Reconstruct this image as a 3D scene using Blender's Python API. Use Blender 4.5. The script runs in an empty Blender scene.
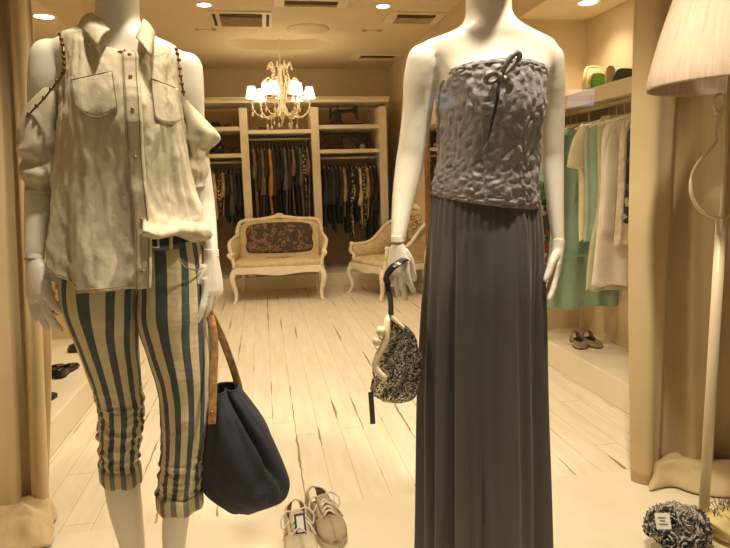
import bpy, bmesh, math, random
from mathutils import Vector, Matrix, noise
random.seed(7)
COL = bpy.context.scene.collection
SC = bpy.context.scene
PI = math.pi

# ------------------------------------------------------------------ camera
F = 600.0; CX, CY, H = 365.0, 274.0, 1.15
VPX, VPY, VZX = 262.0, 185.0, 480.0
YV = CY + (F*F + (VPX-CX)*(VZX-CX)) / (CY-VPY)
dY = Vector((VPX-CX, CY-VPY, -F)).normalized()
dZ = -Vector((VZX-CX, CY-YV, -F)).normalized()
dX = dY.cross(dZ).normalized()
RM = Matrix((dX, dY, dZ))
EYE = Vector((0, 0, H))
cam = bpy.data.cameras.new('camera'); camo = bpy.data.objects.new('camera', cam); COL.objects.link(camo)
cam.sensor_fit = 'HORIZONTAL'; cam.sensor_width = 36.0; cam.lens = 36.0*F/730.0
cam.clip_start = 0.02; cam.clip_end = 100
camo.matrix_world = Matrix.Translation(EYE) @ RM.to_4x4()
SC.camera = camo

def ray(px, py): return RM @ Vector((px-CX, CY-py, -F))
def at(px, py, Y):
    d = ray(px, py); return EYE + d*(Y/d.y)
def gnd(px, py, z=0.0):
    d = ray(px, py); return EYE + d*((z-H)/d.z)
def onX(px, py, X):
    d = ray(px, py); return EYE + d*(X/d.x)

# ------------------------------------------------------------------ materials
def lin(c):
    def g(v):
        v /= 255.0
        return v/12.92 if v <= 0.04045 else ((v+0.055)/1.055)**2.4
    return (g(c[0]), g(c[1]), g(c[2]), 1.0)
MATS = {}
def base_mat(name):
    m = bpy.data.materials.new(name); m.use_nodes = True
    nt = m.node_tree; b = nt.nodes['Principled BSDF']
    return m, nt, b
def ramp(nt, fac, stops, interp='LINEAR'):
    r = nt.nodes.new('ShaderNodeValToRGB'); r.color_ramp.interpolation = interp
    els = r.color_ramp.elements
    while len(els) < len(stops): els.new(0.5)
    for e, (p, c) in zip(els, stops): e.position = p; e.color = c
    nt.links.new(fac, r.inputs[0]); return r.outputs[0]
def coords(nt, kind='Object', scale=(1, 1, 1)):
    tc = nt.nodes.new('ShaderNodeTexCoord'); mp = nt.nodes.new('ShaderNodeMapping')
    mp.inputs['Scale'].default_value = scale
    nt.links.new(tc.outputs[kind], mp.inputs[0]); return mp.outputs[0]
def noise_tex(nt, vec, scale, detail=4.0, rough=0.5):
    n = nt.nodes.new('ShaderNodeTexNoise'); n.inputs['Scale'].default_value = scale
    n.inputs['Detail'].default_value = detail; n.inputs['Roughness'].default_value = rough
    nt.links.new(vec, n.inputs['Vector']); return n.outputs['Fac']
def bump(nt, b, h, strength, dist=0.01):
    bp = nt.nodes.new('ShaderNodeBump'); bp.inputs['Strength'].default_value = strength
    bp.inputs['Distance'].default_value = dist
    nt.links.new(h, bp.inputs['Height']); nt.links.new(bp.outputs[0], b.inputs['Normal'])
def mth(nt, op, a, b=None, c=None):
    n = nt.nodes.new('ShaderNodeMath'); n.operation = op
    for i, v in enumerate((a, b, c)):
        if v is None: continue
        if isinstance(v, (int, float)): n.inputs[i].default_value = v
        else: nt.links.new(v, n.inputs[i])
    return n.outputs[0]
def mixc(nt, fac, c1, c2):
    n = nt.nodes.new('ShaderNodeMixRGB')
    for i, v in ((0, fac), (1, c1), (2, c2)):
        if isinstance(v, (int, float)): n.inputs[i].default_value = v
        elif isinstance(v, tuple): n.inputs[i].default_value = v
        else: nt.links.new(v, n.inputs[i])
    return n.outputs[0]
def M(name, col, rough=0.6, var=0.06, vs=6.0, bmp=0.0, bs=80.0, metal=0.0, sheen=0.0, spec=0.5, stretch=(1, 1, 1), bd=0.004, sub=0.0):
    if name in MATS: return MATS[name]
    m, nt, b = base_mat(name)
    c = lin(col)
    vec = coords(nt, 'Object', stretch)
    n = noise_tex(nt, vec, vs)
    lo = tuple(max(0, x*(1-var*2)) for x in c[:3])+(1,); hi = tuple(min(1, x*(1+var*2)) for x in c[:3])+(1,)
    nt.links.new(ramp(nt, n, [(0.3, lo), (0.7, hi)]), b.inputs['Base Color'])
    b.inputs['Roughness'].default_value = rough; b.inputs['Metallic'].default_value = metal
    b.inputs['Specular IOR Level'].default_value = spec
    if sheen: b.inputs['Sheen Weight'].default_value = sheen
    if bmp: bump(nt, b, noise_tex(nt, vec, bs, 5.0, 0.6), bmp, bd)
    MATS[name] = m; return m
def M_emit(name, col, strength, base=(240, 230, 210)):
    m, nt, b = base_mat(name)
    b.inputs['Base Color'].default_value = lin(base)
    b.inputs['Emission Color'].default_value = col+(1,); b.inputs['Emission Strength'].default_value = strength
    MATS[name] = m; return m

wall_m = M('cream_wall_paint', (222, 200, 160), 0.75, 0.02, 2.0, 0.05, 120)
ceil_m = M('ceiling_paint', (226, 208, 172), 0.8, 0.02, 2.0)
wood_white = M('white_painted_wood', (236, 224, 198), 0.5, 0.03, 8.0, 0.08, 60)
back_m = M('wardrobe_back_panel', (196, 168, 126), 0.7, 0.04, 4.0)
curtain_m = M('beige_curtain_cloth', (206, 183, 140), 0.85, 0.04, 3.0, 0.12, 220, sheen=0.2, bd=0.002)
manq_m = M('mannequin_enamel', (236, 228, 212), 0.42, 0.02, 3.0)
denim_m = M('washed_chambray', (204, 193, 166), 0.85, 0.07, 9.0, 0.30, 40, bd=0.012, stretch=(1, 1, 0.6))
denim_dark = M('chambray_seam', (186, 178, 158), 0.9, 0.16, 90.0, 0.4, 200)
thread_m = M('stitch_thread', (142, 122, 92), 0.8, 0.1, 40)
skirt_m = M('grey_chiffon', (77, 75, 75), 0.75, 0.07, 5.0, 0.08, 90, sheen=0.12, stretch=(1, 1, 0.25))
skirt_in = M('grey_lining', (62, 62, 66), 0.8, 0.05, 5.0)
ribbon_m = M('grey_satin_ribbon', (120, 114, 112), 0.35, 0.05, 9.0, 0.1, 60)
black_m = M('black_cloth', (26, 24, 26), 0.6, 0.1, 20)
leather_black = M('black_leather', (22, 20, 20), 0.25, 0.1, 20, 0.1, 120)
brass_m = M('aged_brass', (190, 150, 84), 0.3, 0.1, 20, metal=1.0)
steel_m = M('brushed_steel', (200, 195, 185), 0.3, 0.05, 20, metal=1.0)
navy_m = M('navy_canvas', (40, 40, 52), 0.85, 0.12, 9.0, 0.3, 160, bd=0.003)
navy_in = M('navy_lining', (24, 24, 34), 0.9, 0.1, 9.0)
tan_m = M('tan_cork_leather', (176, 134, 84), 0.6, 0.22, 60.0, 0.3, 150)
ivory_m = M('ivory_resin', (232, 218, 180), 0.3, 0.04, 8)
shoe_cream = M('cream_suede', (205, 190, 160), 0.8, 0.08, 14, 0.2, 200)
shoe_taupe = M('taupe_suede', (178, 158, 128), 0.8, 0.08, 14, 0.2, 200)
sole_m = M('rubber_sole', (214, 204, 180), 0.6, 0.05, 14)
insole_m = M('shoe_lining', (104, 82, 58), 0.8, 0.1, 20)
lace_m = M('white_laces', (238, 230, 212), 0.8, 0.04, 40)
tag_navy = M('navy_card', (48, 54, 74), 0.5, 0.04, 20)
paper_m = M('white_card', (244, 240, 228), 0.6, 0.02, 20)
chain_m = M('antique_chain', (120, 88, 46), 0.35, 0.15, 60, metal=1.0)
ink_m = M('grey_ink', (90, 84, 76), 0.8, 0.02, 20)
gilt_m = M('gilt_wood', (140, 96, 46), 0.4, 0.15, 14, 0.2, 40)
lampmetal_m = M('white_lamp_metal', (222, 205, 172), 0.4, 0.04, 10)

# lamp shade: fine vertical weave
def make_shade():
    m, nt, b = base_mat('lamp_shade_linen')
    v = coords(nt, 'UV', (110, 1.5, 1)); n = noise_tex(nt, v, 2.0, 3)
    nt.links.new(ramp(nt, n, [(0.3, lin((192, 168, 148))), (0.7, lin((212, 192, 172)))]), b.inputs['Base Color'])
    b.inputs['Roughness'].default_value = 0.9
    bump(nt, b, n, 0.2, 0.003)
    return m
shade_m = make_shade()

def make_floor():
    m, nt, b = base_mat('white_plank_floor')
    tc = nt.nodes.new('ShaderNodeTexCoord'); sp = nt.nodes.new('ShaderNodeSeparateXYZ')
    nt.links.new(tc.outputs['Object'], sp.inputs[0]); x, y = sp.outputs[0], sp.outputs[1]
    u = mth(nt, 'MULTIPLY', x, 1/0.105)
    pid = mth(nt, 'FLOOR', u); fr = mth(nt, 'FRACT', u)
    # distance to seam with a little wobble
    cv = nt.nodes.new('ShaderNodeCombineXYZ'); nt.links.new(mth(nt, 'MULTIPLY', u, 1.0), cv.inputs[0]); nt.links.new(mth(nt, 'MULTIPLY', y, 9.0), cv.inputs[1])
    wob = mth(nt, 'MULTIPLY', mth(nt, 'SUBTRACT', noise_tex(nt, cv.outputs[0], 1.6, 5), 0.5), 0.16)
    fw = mth(nt, 'ADD', fr, wob)
    d = mth(nt, 'MINIMUM', mth(nt, 'ABSOLUTE', fw), mth(nt, 'ABSOLUTE', mth(nt, 'SUBTRACT', 1.0, fw)))
    cv2 = nt.nodes.new('ShaderNodeCombineXYZ')
    nt.links.new(mth(nt, 'MULTIPLY', mth(nt, 'ROUND', u), 7.31), cv2.inputs[0]); nt.links.new(mth(nt, 'MULTIPLY', y, 1.5), cv2.inputs[1])
    where = noise_tex(nt, cv2.outputs[0], 1.0, 2)
    wmask = mth(nt, 'GREATER_THAN', where, 0.56)
    width = mth(nt, 'MULTIPLY', mth(nt, 'SUBTRACT', where, 0.53), 0.42)
    crack = mth(nt, 'MULTIPLY', mth(nt, 'LESS_THAN', d, width), wmask)
    seam = mth(nt, 'LESS_THAN', mth(nt, 'MINIMUM', fr, mth(nt, 'SUBTRACT', 1.0, fr)), 0.018)
    # butt joints, one every 1.9 m per plank
    wn = nt.nodes.new('ShaderNodeTexWhiteNoise'); wn.noise_dimensions = '1D'; nt.links.new(pid, wn.inputs['W'])
    fy = mth(nt, 'FRACT', mth(nt, 'ADD', mth(nt, 'MULTIPLY', y, 1/1.9), wn.outputs['Value']))
    butt = mth(nt, 'LESS_THAN', fy, 0.003)
    tone = noise_tex(nt, coords(nt, 'Object', (9, 1.2, 1)), 3.0, 5)
    col = ramp(nt, tone, [(0.3, lin((226, 214, 188))), (0.7, lin((240, 230, 208)))])
    col = mixc(nt, mth(nt, 'MULTIPLY', wn.outputs['Value'], 0.14), col, lin((206, 190, 156)))
    col = mixc(nt, mth(nt, 'MULTIPLY', mth(nt, 'MAXIMUM', seam, butt), 0.4), col, lin((160, 134, 92)))
    col = mixc(nt, mth(nt, 'MULTIPLY', crack, 0.8), col, lin((128, 96, 54)))
    nt.links.new(col, b.inputs['Base Color']); b.inputs['Roughness'].default_value = 0.42
    bump(nt, b, mth(nt, 'SUBTRACT', 1.0, mth(nt, 'MAXIMUM', crack, seam)), 0.25, 0.003)
    return m
floor_m = make_floor()
disp_m = M('smooth_display_board', (234, 222, 196), 0.5, 0.03, 3.0)

def make_stripes(name, dark, light, k, fade=0.0):
    m, nt, b = base_mat(name)
    tc = nt.nodes.new('ShaderNodeTexCoord'); sp = nt.nodes.new('ShaderNodeSeparateXYZ')
    nt.links.new(tc.outputs['UV'], sp.inputs[0])
    f = mth(nt, 'FRACT', mth(nt, 'MULTIPLY', sp.outputs[0], k))
    n = noise_tex(nt, coords(nt, 'Object'), 30.0, 4)
    f2 = mth(nt, 'ADD', f, mth(nt, 'MULTIPLY', mth(nt, 'SUBTRACT', n, 0.5), 0.05))
    s = mth(nt, 'LESS_THAN', f2, 0.46)
    c1 = ramp(nt, n, [(0.3, lin(light)), (0.7, lin(tuple(min(255, v+10) for v in light)))])
    c2 = ramp(nt, n, [(0.3, lin(dark)), (0.7, lin(tuple(v+10 for v in dark)))])
    nt.links.new(mixc(nt, s, c1, c2), b.inputs['Base Color']); b.inputs['Roughness'].default_value = 0.8
    b.inputs['Sheen Weight'].default_value = 0.15
    bump(nt, b, noise_tex(nt, coords(nt, 'Object', (1, 1, 2.2)), 38.0, 4), 0.25, 0.008)
    return m
stripe_m = make_stripes('striped_twill', (66, 77, 80), (212, 197, 158), 12)
cuff_m = make_stripes('striped_twill_wrong_side', (112, 112, 100), (200, 184, 142), 12)

def make_pattern(name, cols, scale, rough=0.8, kind='voronoi', metal=0.0):
    m, nt, b = base_mat(name)
    v = coords(nt, 'Object')
    n2 = noise_tex(nt, v, scale*0.5, 3)
    if kind == 'voronoi':
        t = nt.nodes.new('ShaderNodeTexVoronoi'); t.inputs['Scale'].default_value = scale
        nt.links.new(v, t.inputs['Vector']); sx = nt.nodes.new('ShaderNodeSeparateColor'); nt.links.new(t.outputs['Color'], sx.inputs[0])
        fac = sx.outputs[0]
    elif kind == 'spots':
        t = nt.nodes.new('ShaderNodeTexVoronoi'); t.inputs['Scale'].default_value = scale
        nt.links.new(v, t.inputs['Vector']); fac = mth(nt, 'ADD', t.outputs['Distance'], mth(nt, 'MULTIPLY', n2, 0.3))
    elif kind == 'noise':
        fac = noise_tex(nt, v, scale, 4, 0.6)
    else:
        t = nt.nodes.new('ShaderNodeTexWave'); t.inputs['Scale'].default_value = scale; t.inputs['Distortion'].default_value = 3
        nt.links.new(v, t.inputs['Vector']); fac = t.outputs['Fac']
    stops = [(p, lin(c)) for p, c in cols]
    nt.links.new(ramp(nt, fac, stops, 'CONSTANT' if kind in ('voronoi', 'spots') else 'LINEAR'), b.inputs['Base Color'])
    b.inputs['Roughness'].default_value = rough; b.inputs['Metallic'].default_value = metal
    bump(nt, b, fac, 0.3, 0.004)
    MATS[name] = m; return m
leopard_m = make_pattern('leopard_print', [(0.0, (150, 104, 60)), (0.22, (190, 150, 100)), (0.38, (24, 18, 16)), (0.62, (196, 160, 112))], 60, kind='spots')
tapestry_m = make_pattern('floral_tapestry', [(0.30, (44, 34, 30)), (0.42, (84, 66, 50)), (0.50, (52, 44, 40)), (0.57, (150, 122, 92)), (0.63, (104, 62, 48)), (0.72, (66, 60, 48))], 17, kind='noise')
upholst_m = M('cream_upholstery', (210, 188, 146), 0.85, 0.08, 20, 0.15, 160)
motif_m = make_pattern('needlework_motif', [(0.0, (196, 172, 128)), (0.5, (150, 116, 76)), (0.75, (128, 92, 56))], 60)
scarf_m = make_pattern('black_white_ruffle', [(0.35, (22, 20, 20)), (0.47, (70, 66, 62)), (0.53, (208, 200, 186)), (0.6, (40, 36, 36)), (0.72, (190, 180, 164))], 46, kind='noise')
printblack_m = make_pattern('black_green_print', [(0.0, (28, 30, 28)), (0.5, (70, 84, 72)), (0.7, (170, 166, 146)), (0.85, (46, 58, 74))], 40)
printfloral_m = make_pattern('red_floral_print', [(0.0, (58, 84, 66)), (0.35, (170, 60, 50)), (0.5, (206, 190, 150)), (0.75, (60, 70, 80))], 30)

def make_sequin():
    m, nt, b = base_mat('silver_black_sequins')
    v = coords(nt, 'Object')
    t = nt.nodes.new('ShaderNodeTexVoronoi'); t.inputs['Scale'].default_value = 330
    nt.links.new(v, t.inputs['Vector'])
    sx = nt.nodes.new('ShaderNodeSeparateColor'); nt.links.new(t.outputs['Color'], sx.inputs[0])
    n = noise_tex(nt, v, 26, 3)
    f = mth(nt, 'MULTIPLY', sx.outputs[0], mth(nt, 'ADD', n, 0.45))
    nt.links.new(ramp(nt, f, [(0.1, lin((48, 43, 40))), (0.5, lin((110, 104, 96))), (0.75, lin((230, 222, 206)))]), b.inputs['Base Color'])
    b.inputs['Metallic'].default_value = 0.85; b.inputs['Roughness'].default_value = 0.28
    nt2 = nt.nodes.new('ShaderNodeSeparateColor')
    bump(nt, b, sx.outputs[1], 0.9, 0.003)
    return m
sequin_m = make_sequin()
def make_top():
    m, nt, b = base_mat('crinkled_grey_smock')
    v = coords(nt, 'Object', (1, 1, 1))
    t = nt.nodes.new('ShaderNodeTexVoronoi'); t.inputs['Scale'].default_value = 55; t.feature = 'SMOOTH_F1'
    nt.links.new(v, t.inputs['Vector'])
    n = noise_tex(nt, v, 60, 5, 0.65)
    h = mth(nt, 'ADD', mth(nt, 'MULTIPLY', t.outputs['Distance'], 0.7), n)
    nt.links.new(ramp(nt, n, [(0.3, lin((118, 112, 112))), (0.7, lin((146, 139, 137)))]), b.inputs['Base Color'])
    b.inputs['Roughness'].default_value = 0.55; b.inputs['Sheen Weight'].default_value = 0.3
    bump(nt, b, h, 0.6, 0.008)
    return m
top_m = make_top()

# ------------------------------------------------------------------ mesh helpers
def wm(o):
    m = o.matrix_basis.copy(); p = o.parent
    while p: m = p.matrix_basis @ m; p = p.parent
    return m
class MB:
    def __init__(s): s.v = []; s.f = []; s.uv = []
    def add(s, vs, fs, uvs=None):
        b = len(s.v); s.v += [Vector(v) for v in vs]
        for i, f in enumerate(fs):
            s.f.append([b+k for k in f]); s.uv.append(uvs[i] if uvs else None)
        return s
    def loft(s, rings, closed=True, cap0=False, cap1=False, flip=False):
        n = len(rings[0]); m = len(rings); vs = [p for r in rings for p in r]; fs = []; uv = []
        for i in range(m-1):
            for j in range(n if closed else n-1):
                k = (j+1) % n
                q = [i*n+j, i*n+k, (i+1)*n+k, (i+1)*n+j]; d = n if closed else n-1
                w = [(j/d, i/(m-1)), ((j+1)/d, i/(m-1)), ((j+1)/d, (i+1)/(m-1)), (j/d, (i+1)/(m-1))]
                if flip: q.reverse(); w.reverse()
                fs.append(q); uv.append(w)
        for cap, i0 in ((cap0, 0), (cap1, (m-1)*n)):
            if cap: fs.append([i0+j for j in range(n)] if (i0 == 0) == flip else [i0+j for j in reversed(range(n))]); uv.append(None)
        return s.add(vs, fs, uv)
    def tube(s, pts, r, n=10, cap=True, flat=1.0, closed=False, up=None):
        pts = [Vector(p) for p in pts]; rs = r if isinstance(r, (list, tuple)) else [r]*len(pts)
        rs = [rs[min(len(rs)-1, round(i*(len(rs)-1)/max(1, len(pts)-1)))] for i in range(len(pts))] if len(rs) != len(pts) else rs
        rings = []; a = None
        for i, p in enumerate(pts):
            if closed: t = pts[(i+1) % len(pts)]-pts[i-1]
            else: t = pts[min(i+1, len(pts)-1)]-pts[max(i-1, 0)]
            if t.length < 1e-9: t = Vector((0, 0, 1))
            t.normalize()
            if a is None:
                ref = Vector(up) if up else (Vector((0, 0, 1)) if abs(t.z) < 0.9 else Vector((0, 1, 0)))
                a = t.cross(ref).normalized()
            else:
                a = (a - t*a.dot(t)); a.normalize()
            b = t.cross(a)
            rings.append([p + (a*math.cos(2*PI*j/n) + b*math.sin(2*PI*j/n)*flat)*rs[i] for j in range(n)])
        if closed: rings.append(rings[0]); cap = False
        return s.loft(rings, cap0=cap, cap1=cap)
    def box(s, c, size, rot=None):
        c = Vector(c); x, y, z = [k/2 for k in size]
        vs = [Vector(p) for p in ((-x,-y,-z),(x,-y,-z),(x,y,-z),(-x,y,-z),(-x,-y,z),(x,-y,z),(x,y,z),(-x,y,z))]
        if rot: vs = [rot @ v for v in vs]
        return s.add([c+v for v in vs], [(3,2,1,0),(4,5,6,7),(0,1,5,4),(1,2,6,5),(2,3,7,6),(3,0,4,7)])
    def bx(s, x0, x1, y0, y1, z0, z1): return s.box(((x0+x1)/2, (y0+y1)/2, (z0+z1)/2), (x1-x0, y1-y0, z1-z0))
    def lathe(s, prof, c=(0,0,0), n=24, cap=False):
        c = Vector(c)
        return s.loft([[c+Vector((r*math.cos(2*PI*j/n), r*math.sin(2*PI*j/n), z)) for j in range(n)] for r, z in prof], cap0=cap, cap1=cap)
    def ball(s, c, r, n=10, m=7, sc=(1,1,1)):
        c = Vector(c); rings = []
        for i in range(m+1):
            a = -PI/2+PI*i/m; rr = max(1e-4, math.cos(a))*r
            rings.append([c+Vector((rr*math.cos(2*PI*j/n)*sc[0], rr*math.sin(2*PI*j/n)*sc[1], r*math.sin(a)*sc[2])) for j in range(n)])
        return s.loft(rings)
    def prism(s, poly, d0, d1, fn):
        n = len(poly); a = [fn(x, y, d0) for x, y in poly]; b = [fn(x, y, d1) for x, y in poly]
        return s.add(a+b, [list(range(n))[::-1], list(range(n, 2*n))]+[(i, (i+1) % n, n+(i+1) % n, n+i) for i in range(n)])
    def grid(s, fn, nu, nv):
        return s.loft([[fn(j/nu, i/nv) for j in range(nu+1)] for i in range(nv+1)], closed=False)
    def xf(s, m):
        s.v = [m @ v for v in s.v]; return s
    def build(s, name, mat, parent=None, smooth=True, bevel=0.0, subsurf=0, solid=0.0, local=False, remesh=0.0, smoothit=0, fixn=True):
        vs = s.v
        if parent is not None:
            org = None
            if not local:
                inv = wm(parent).inverted(); vs = [inv @ v for v in vs]
        elif local: org = None
        else:
            xs = [v.x for v in vs]; ys = [v.y for v in vs]; zs = [v.z for v in vs]
            org = Vector(((min(xs)+max(xs))/2, (min(ys)+max(ys))/2, min(zs))); vs = [v-org for v in vs]
        me = bpy.data.meshes.new(name); me.from_pydata([tuple(v) for v in vs], [], s.f)
        uvl = me.uv_layers.new(name='UVMap')
        for poly, uv in zip(me.polygons, s.uv):
            if uv:
                for li, w in zip(poly.loop_indices, uv): uvl.data[li].uv = w
        if fixn:
            bm = bmesh.new(); bm.from_mesh(me); bmesh.ops.recalc_face_normals(bm, faces=bm.faces); bm.to_mesh(me); bm.free()
        me.polygons.foreach_set('use_smooth', [smooth]*len(me.polygons))
        o = bpy.data.objects.new(name, me); COL.objects.link(o)
        if org is not None: o.location = org
        if parent is not None: o.parent = parent
        me.materials.append(mat)
        if remesh:
            r = o.modifiers.new('r', 'REMESH'); r.mode = 'VOXEL'; r.voxel_size = remesh; r.use_smooth_shade = True
            if smoothit:
                q = o.modifiers.new('s', 'SMOOTH'); q.factor = 0.5; q.iterations = smoothit
            dg = bpy.context.evaluated_depsgraph_get(); dg.update()
            nm = bpy.data.meshes.new_from_object(o.evaluated_get(dg)); o.modifiers.clear()
            o.data = nm; nm.name = name
            if not nm.materials: nm.materials.append(mat)
            nm.polygons.foreach_set('use_smooth', [True]*len(nm.polygons))
        if solid:
            q = o.modifiers.new('solid', 'SOLIDIFY'); q.thickness = solid; q.offset = 0
        if bevel:
            q = o.modifiers.new('bevel', 'BEVEL'); q.width = bevel; q.segments = 2; q.limit_method = 'ANGLE'
        if subsurf:
            q = o.modifiers.new('sub', 'SUBSURF'); q.levels = subsurf; q.render_levels = subsurf
        return o
def tag(o, label=None, cat=None, group=None, kind=None):
    if label: o['label'] = label
    if cat: o['category'] = cat
    if group: o['group'] = group
    if kind: o['kind'] = kind
    return o
def thing(name, label, cat, loc=(0,0,0), rz=0.0, group=None):
    o = bpy.data.objects.new(name, None); COL.objects.link(o); o.empty_display_size = 0.05
    o.location = loc; o.rotation_euler = (0, 0, rz)
    return tag(o, label, cat, group)
def copy_tree(o, parent=None):
    c = o.copy(); COL.objects.link(c)
    if parent: c.parent = parent
    for ch in list(o.children): copy_tree(ch, c)
    return c
def struct(name, mb, mat, **k):
    o = mb.build(name, mat, smooth=k.pop('smooth', False), **k); o['kind'] = 'structure'; return o
def ring(pL, pR, Y, bf, bb=None, n=48, p=2.0, dYL=0.0, dYR=0.0):
    """closed ring between two image edges at real depth Y; index 0 = right, n/4 = front (towards the street)"""
    bb = bf if bb is None else bb
    L = at(pL[0], pL[1], Y+dYL); R = at(pR[0], pR[1], Y+dYR); c = (L+R)/2; ax = (R-L)/2
    d = Vector((ax.y, -ax.x, 0)).normalized(); out = []
    for j in range(n):
        t = 2*PI*j/n; ct, st = math.cos(t), math.sin(t)
        x = math.copysign(abs(ct)**(2/p), ct); y = math.copysign(abs(st)**(2/p), st)
        out.append(c + ax*x + d*(y*(bf if st > 0 else bb)))
    return out
def cr(pts, per=6):
    """Catmull-Rom resample of a list of vectors / tuples"""
    P = [Vector(p) for p in pts]; out = []
    for i in range(len(P)-1):
        p0, p1, p2, p3 = P[max(i-1, 0)], P[i], P[i+1], P[min(i+2, len(P)-1)]
        for k in range(per):
            t = k/per
            out.append(0.5*((2*p1)+(p2-p0)*t+(2*p0-5*p1+4*p2-p3)*t*t+(3*p1-p0-3*p2+p3)*t**3))
    out.append(P[-1]); return out
def cr1(vals, per=6): return [v.x for v in cr([(v, 0, 0) for v in vals], per)]
def resample_rings(rings, per=6):
    cols = [cr([r[j] for r in rings], per) for j in range(len(rings[0]))]
    return [[c[i] for c in cols] for i in range(len(cols[0]))]
def nz(x, y, z=0.0): return noise.noise(Vector((x, y, z)))
# ------------------------------------------------------------------ the room
XR, XL, YB, ZC = 1.58, -1.07, 7.45, 2.5          # shop walls, ceiling
NR, NL, YN, ZS, YL = 2.04, -1.50, 3.62, 2.10, 4.28         # side niches
struct('floor', MB().bx(-2.2, 2.6, 2.02, 7.7, -0.1, 0.0), floor_m)
struct('floor_window', MB().bx(-2.2, 2.6, 0.62, 2.02, -0.1, 0.004), disp_m)
# ceiling with a round recess above the chandelier
rc = at(279, 45, 1); CH = Vector((0.235, 6.15))
def recess():
    R = 0.52; x0, x1, y0, y1 = XL, XR, 2.0, YB
    ang = sorted([2*PI*i/72 for i in range(72)]+[math.atan2(yy-CH.y, xx-CH.x) % (2*PI) for xx in (x0, x1) for yy in (y0, y1)])
    inner, outer = [], []
    for a in ang:
        c, s_ = math.cos(a), math.sin(a)
        t = min([( (x1 if c > 0 else x0)-CH.x)/c if abs(c) > 1e-6 else 9e9, ((y1 if s_ > 0 else y0)-CH.y)/s_ if abs(s_) > 1e-6 else 9e9])
        inner.append(Vector((CH.x+0.50*c, CH.y+0.29*s_, ZC))); outer.append(Vector((CH.x+t*c, CH.y+t*s_, ZC)))
    up = Vector((0, 0, 0.10))
    m = MB().loft([outer, inner, [p+up for p in inner], [p+up*1.0+(Vector((CH.x, CH.y, p.z))-p)*0.02 for p in inner]], cap1=True)
    m.loft([[p+Vector((0, 0, 0.3)) for p in outer], outer])
    return m
struct('ceiling', recess(), ceil_m)
struct('ceiling_right', MB().bx(XR, NR+0.3, 0.62, YN, ZS, ZC+0.3), ceil_m)
struct('ceiling_left', MB().bx(NL-0.3, XL, 0.62, YL, ZS, ZC+0.3), ceil_m)
struct('ceiling_window', MB().bx(XL, XR, 0.62, 2.0, ZC, ZC+0.3), ceil_m)
struct('wall_back', MB().bx(-2.0, 2.6, YB, YB+0.12, -0.05, ZC+0.3), wall_m)
struct('wall_right', MB().bx(XR, NR+0.3, YN, YB, -0.05, ZC+0.3), wall_m)
struct('wall_left', MB().bx(NL-0.3, XL, YL, YB, -0.05, ZC+0.3), wall_m)
struct('wall_right_niche', MB().bx(NR, NR+0.12, 0.62, YN, -0.05, ZS), wall_m)
struct('wall_left_niche', MB().bx(NL-0.12, NL, 0.62, YL, -0.05, ZS), wall_m)
struct('platform_right', MB().bx(1.685, NR, 2.1, YN, 0.0, 0.15), disp_m, bevel=0.006)
struct('platform_left', MB().bx(NL, -0.97, 2.1, YL, 0.0, 0.15), disp_m, bevel=0.006)
struct('platform_back', MB().bx(XL, XR, 6.62, YB, 0.0, 0.15), disp_m, bevel=0.006)
struct('baseboard_right', MB().bx(XR-0.015, XR, YN+0.02, 6.62, 0.0, 0.10), wood_white, bevel=0.004)
struct('baseboard_left', MB().bx(XL, XL+0.015, YL+0.02, 6.62, 0.0, 0.10), wood_white, bevel=0.004)
def glass():
    m = bpy.data.materials.new('window_glass'); m.use_nodes = True; nt = m.node_tree; nt.nodes.clear()
    out = nt.nodes.new('ShaderNodeOutputMaterial'); mx = nt.nodes.new('ShaderNodeMixShader')
    tr = nt.nodes.new('ShaderNodeBsdfTransparent'); gl = nt.nodes.new('ShaderNodeBsdfGlossy'); fr = nt.nodes.new('ShaderNodeFresnel')
    fr.inputs['IOR'].default_value = 1.45; gl.inputs['Roughness'].default_value = 0.0
    nt.links.new(fr.outputs[0], mx.inputs[0]); nt.links.new(tr.outputs[0], mx.inputs[1]); nt.links.new(gl.outputs[0], mx.inputs[2])
    nt.links.new(mx.outputs[0], out.inputs[0]); return m
struct('window_1', MB().add([(-2.1, 0.66, -0.05), (2.5, 0.66, -0.05), (2.5, 0.66, 2.6), (-2.1, 0.66, 2.6)], [(0, 1, 2, 3)]), glass(), fixn=False)

# ceiling fittings --------------------------------------------------
lamp_disc = M_emit('downlight_glow', (1.0, 0.90, 0.72), 12.0)
def downlight(px, py, z, label, watt):
    p = gnd(px, py, z) if False else None
    d = ray(px, py); p = EYE + d*((z-H)/d.z)
    t = thing('ceiling_downlight', label, 'ceiling light', (p.x, p.y, z), 0, 'recessed ceiling downlights')
    MB().lathe([(0.048, -0.001), (0.052, -0.006), (0.066, -0.004), (0.068, 0.0)], n=28).build('trim_ring', wood_white, t, local=True)
    MB().lathe([(0.0005, -0.003), (0.05, -0.003)], n=28).build('lamp_lens', lamp_disc, t, local=True)
    l = bpy.data.lights.new('downlight', 'SPOT'); l.energy = watt; l.color = (1.0, 0.84, 0.60); l.spot_size = 2.2; l.spot_blend = 0.8; l.shadow_soft_size = 0.05
    o = bpy.data.objects.new('downlight_lamp', l); COL.objects.link(o); o.location = (p.x, p.y, z-0.02)
    return p
downlight(44, 16, ZS, 'round recessed ceiling light high on the far left beside the curtain', 11)
downlight(204, 4.5, ZC, 'round recessed ceiling light left of the air vent above the chandelier', 45)
downlight(383, 6, ZC, 'round recessed ceiling light between chandelier and strapless mannequin', 45)
downlight(588, 2, ZS, 'round recessed ceiling light over the right hand clothes rail', 14)

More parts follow.
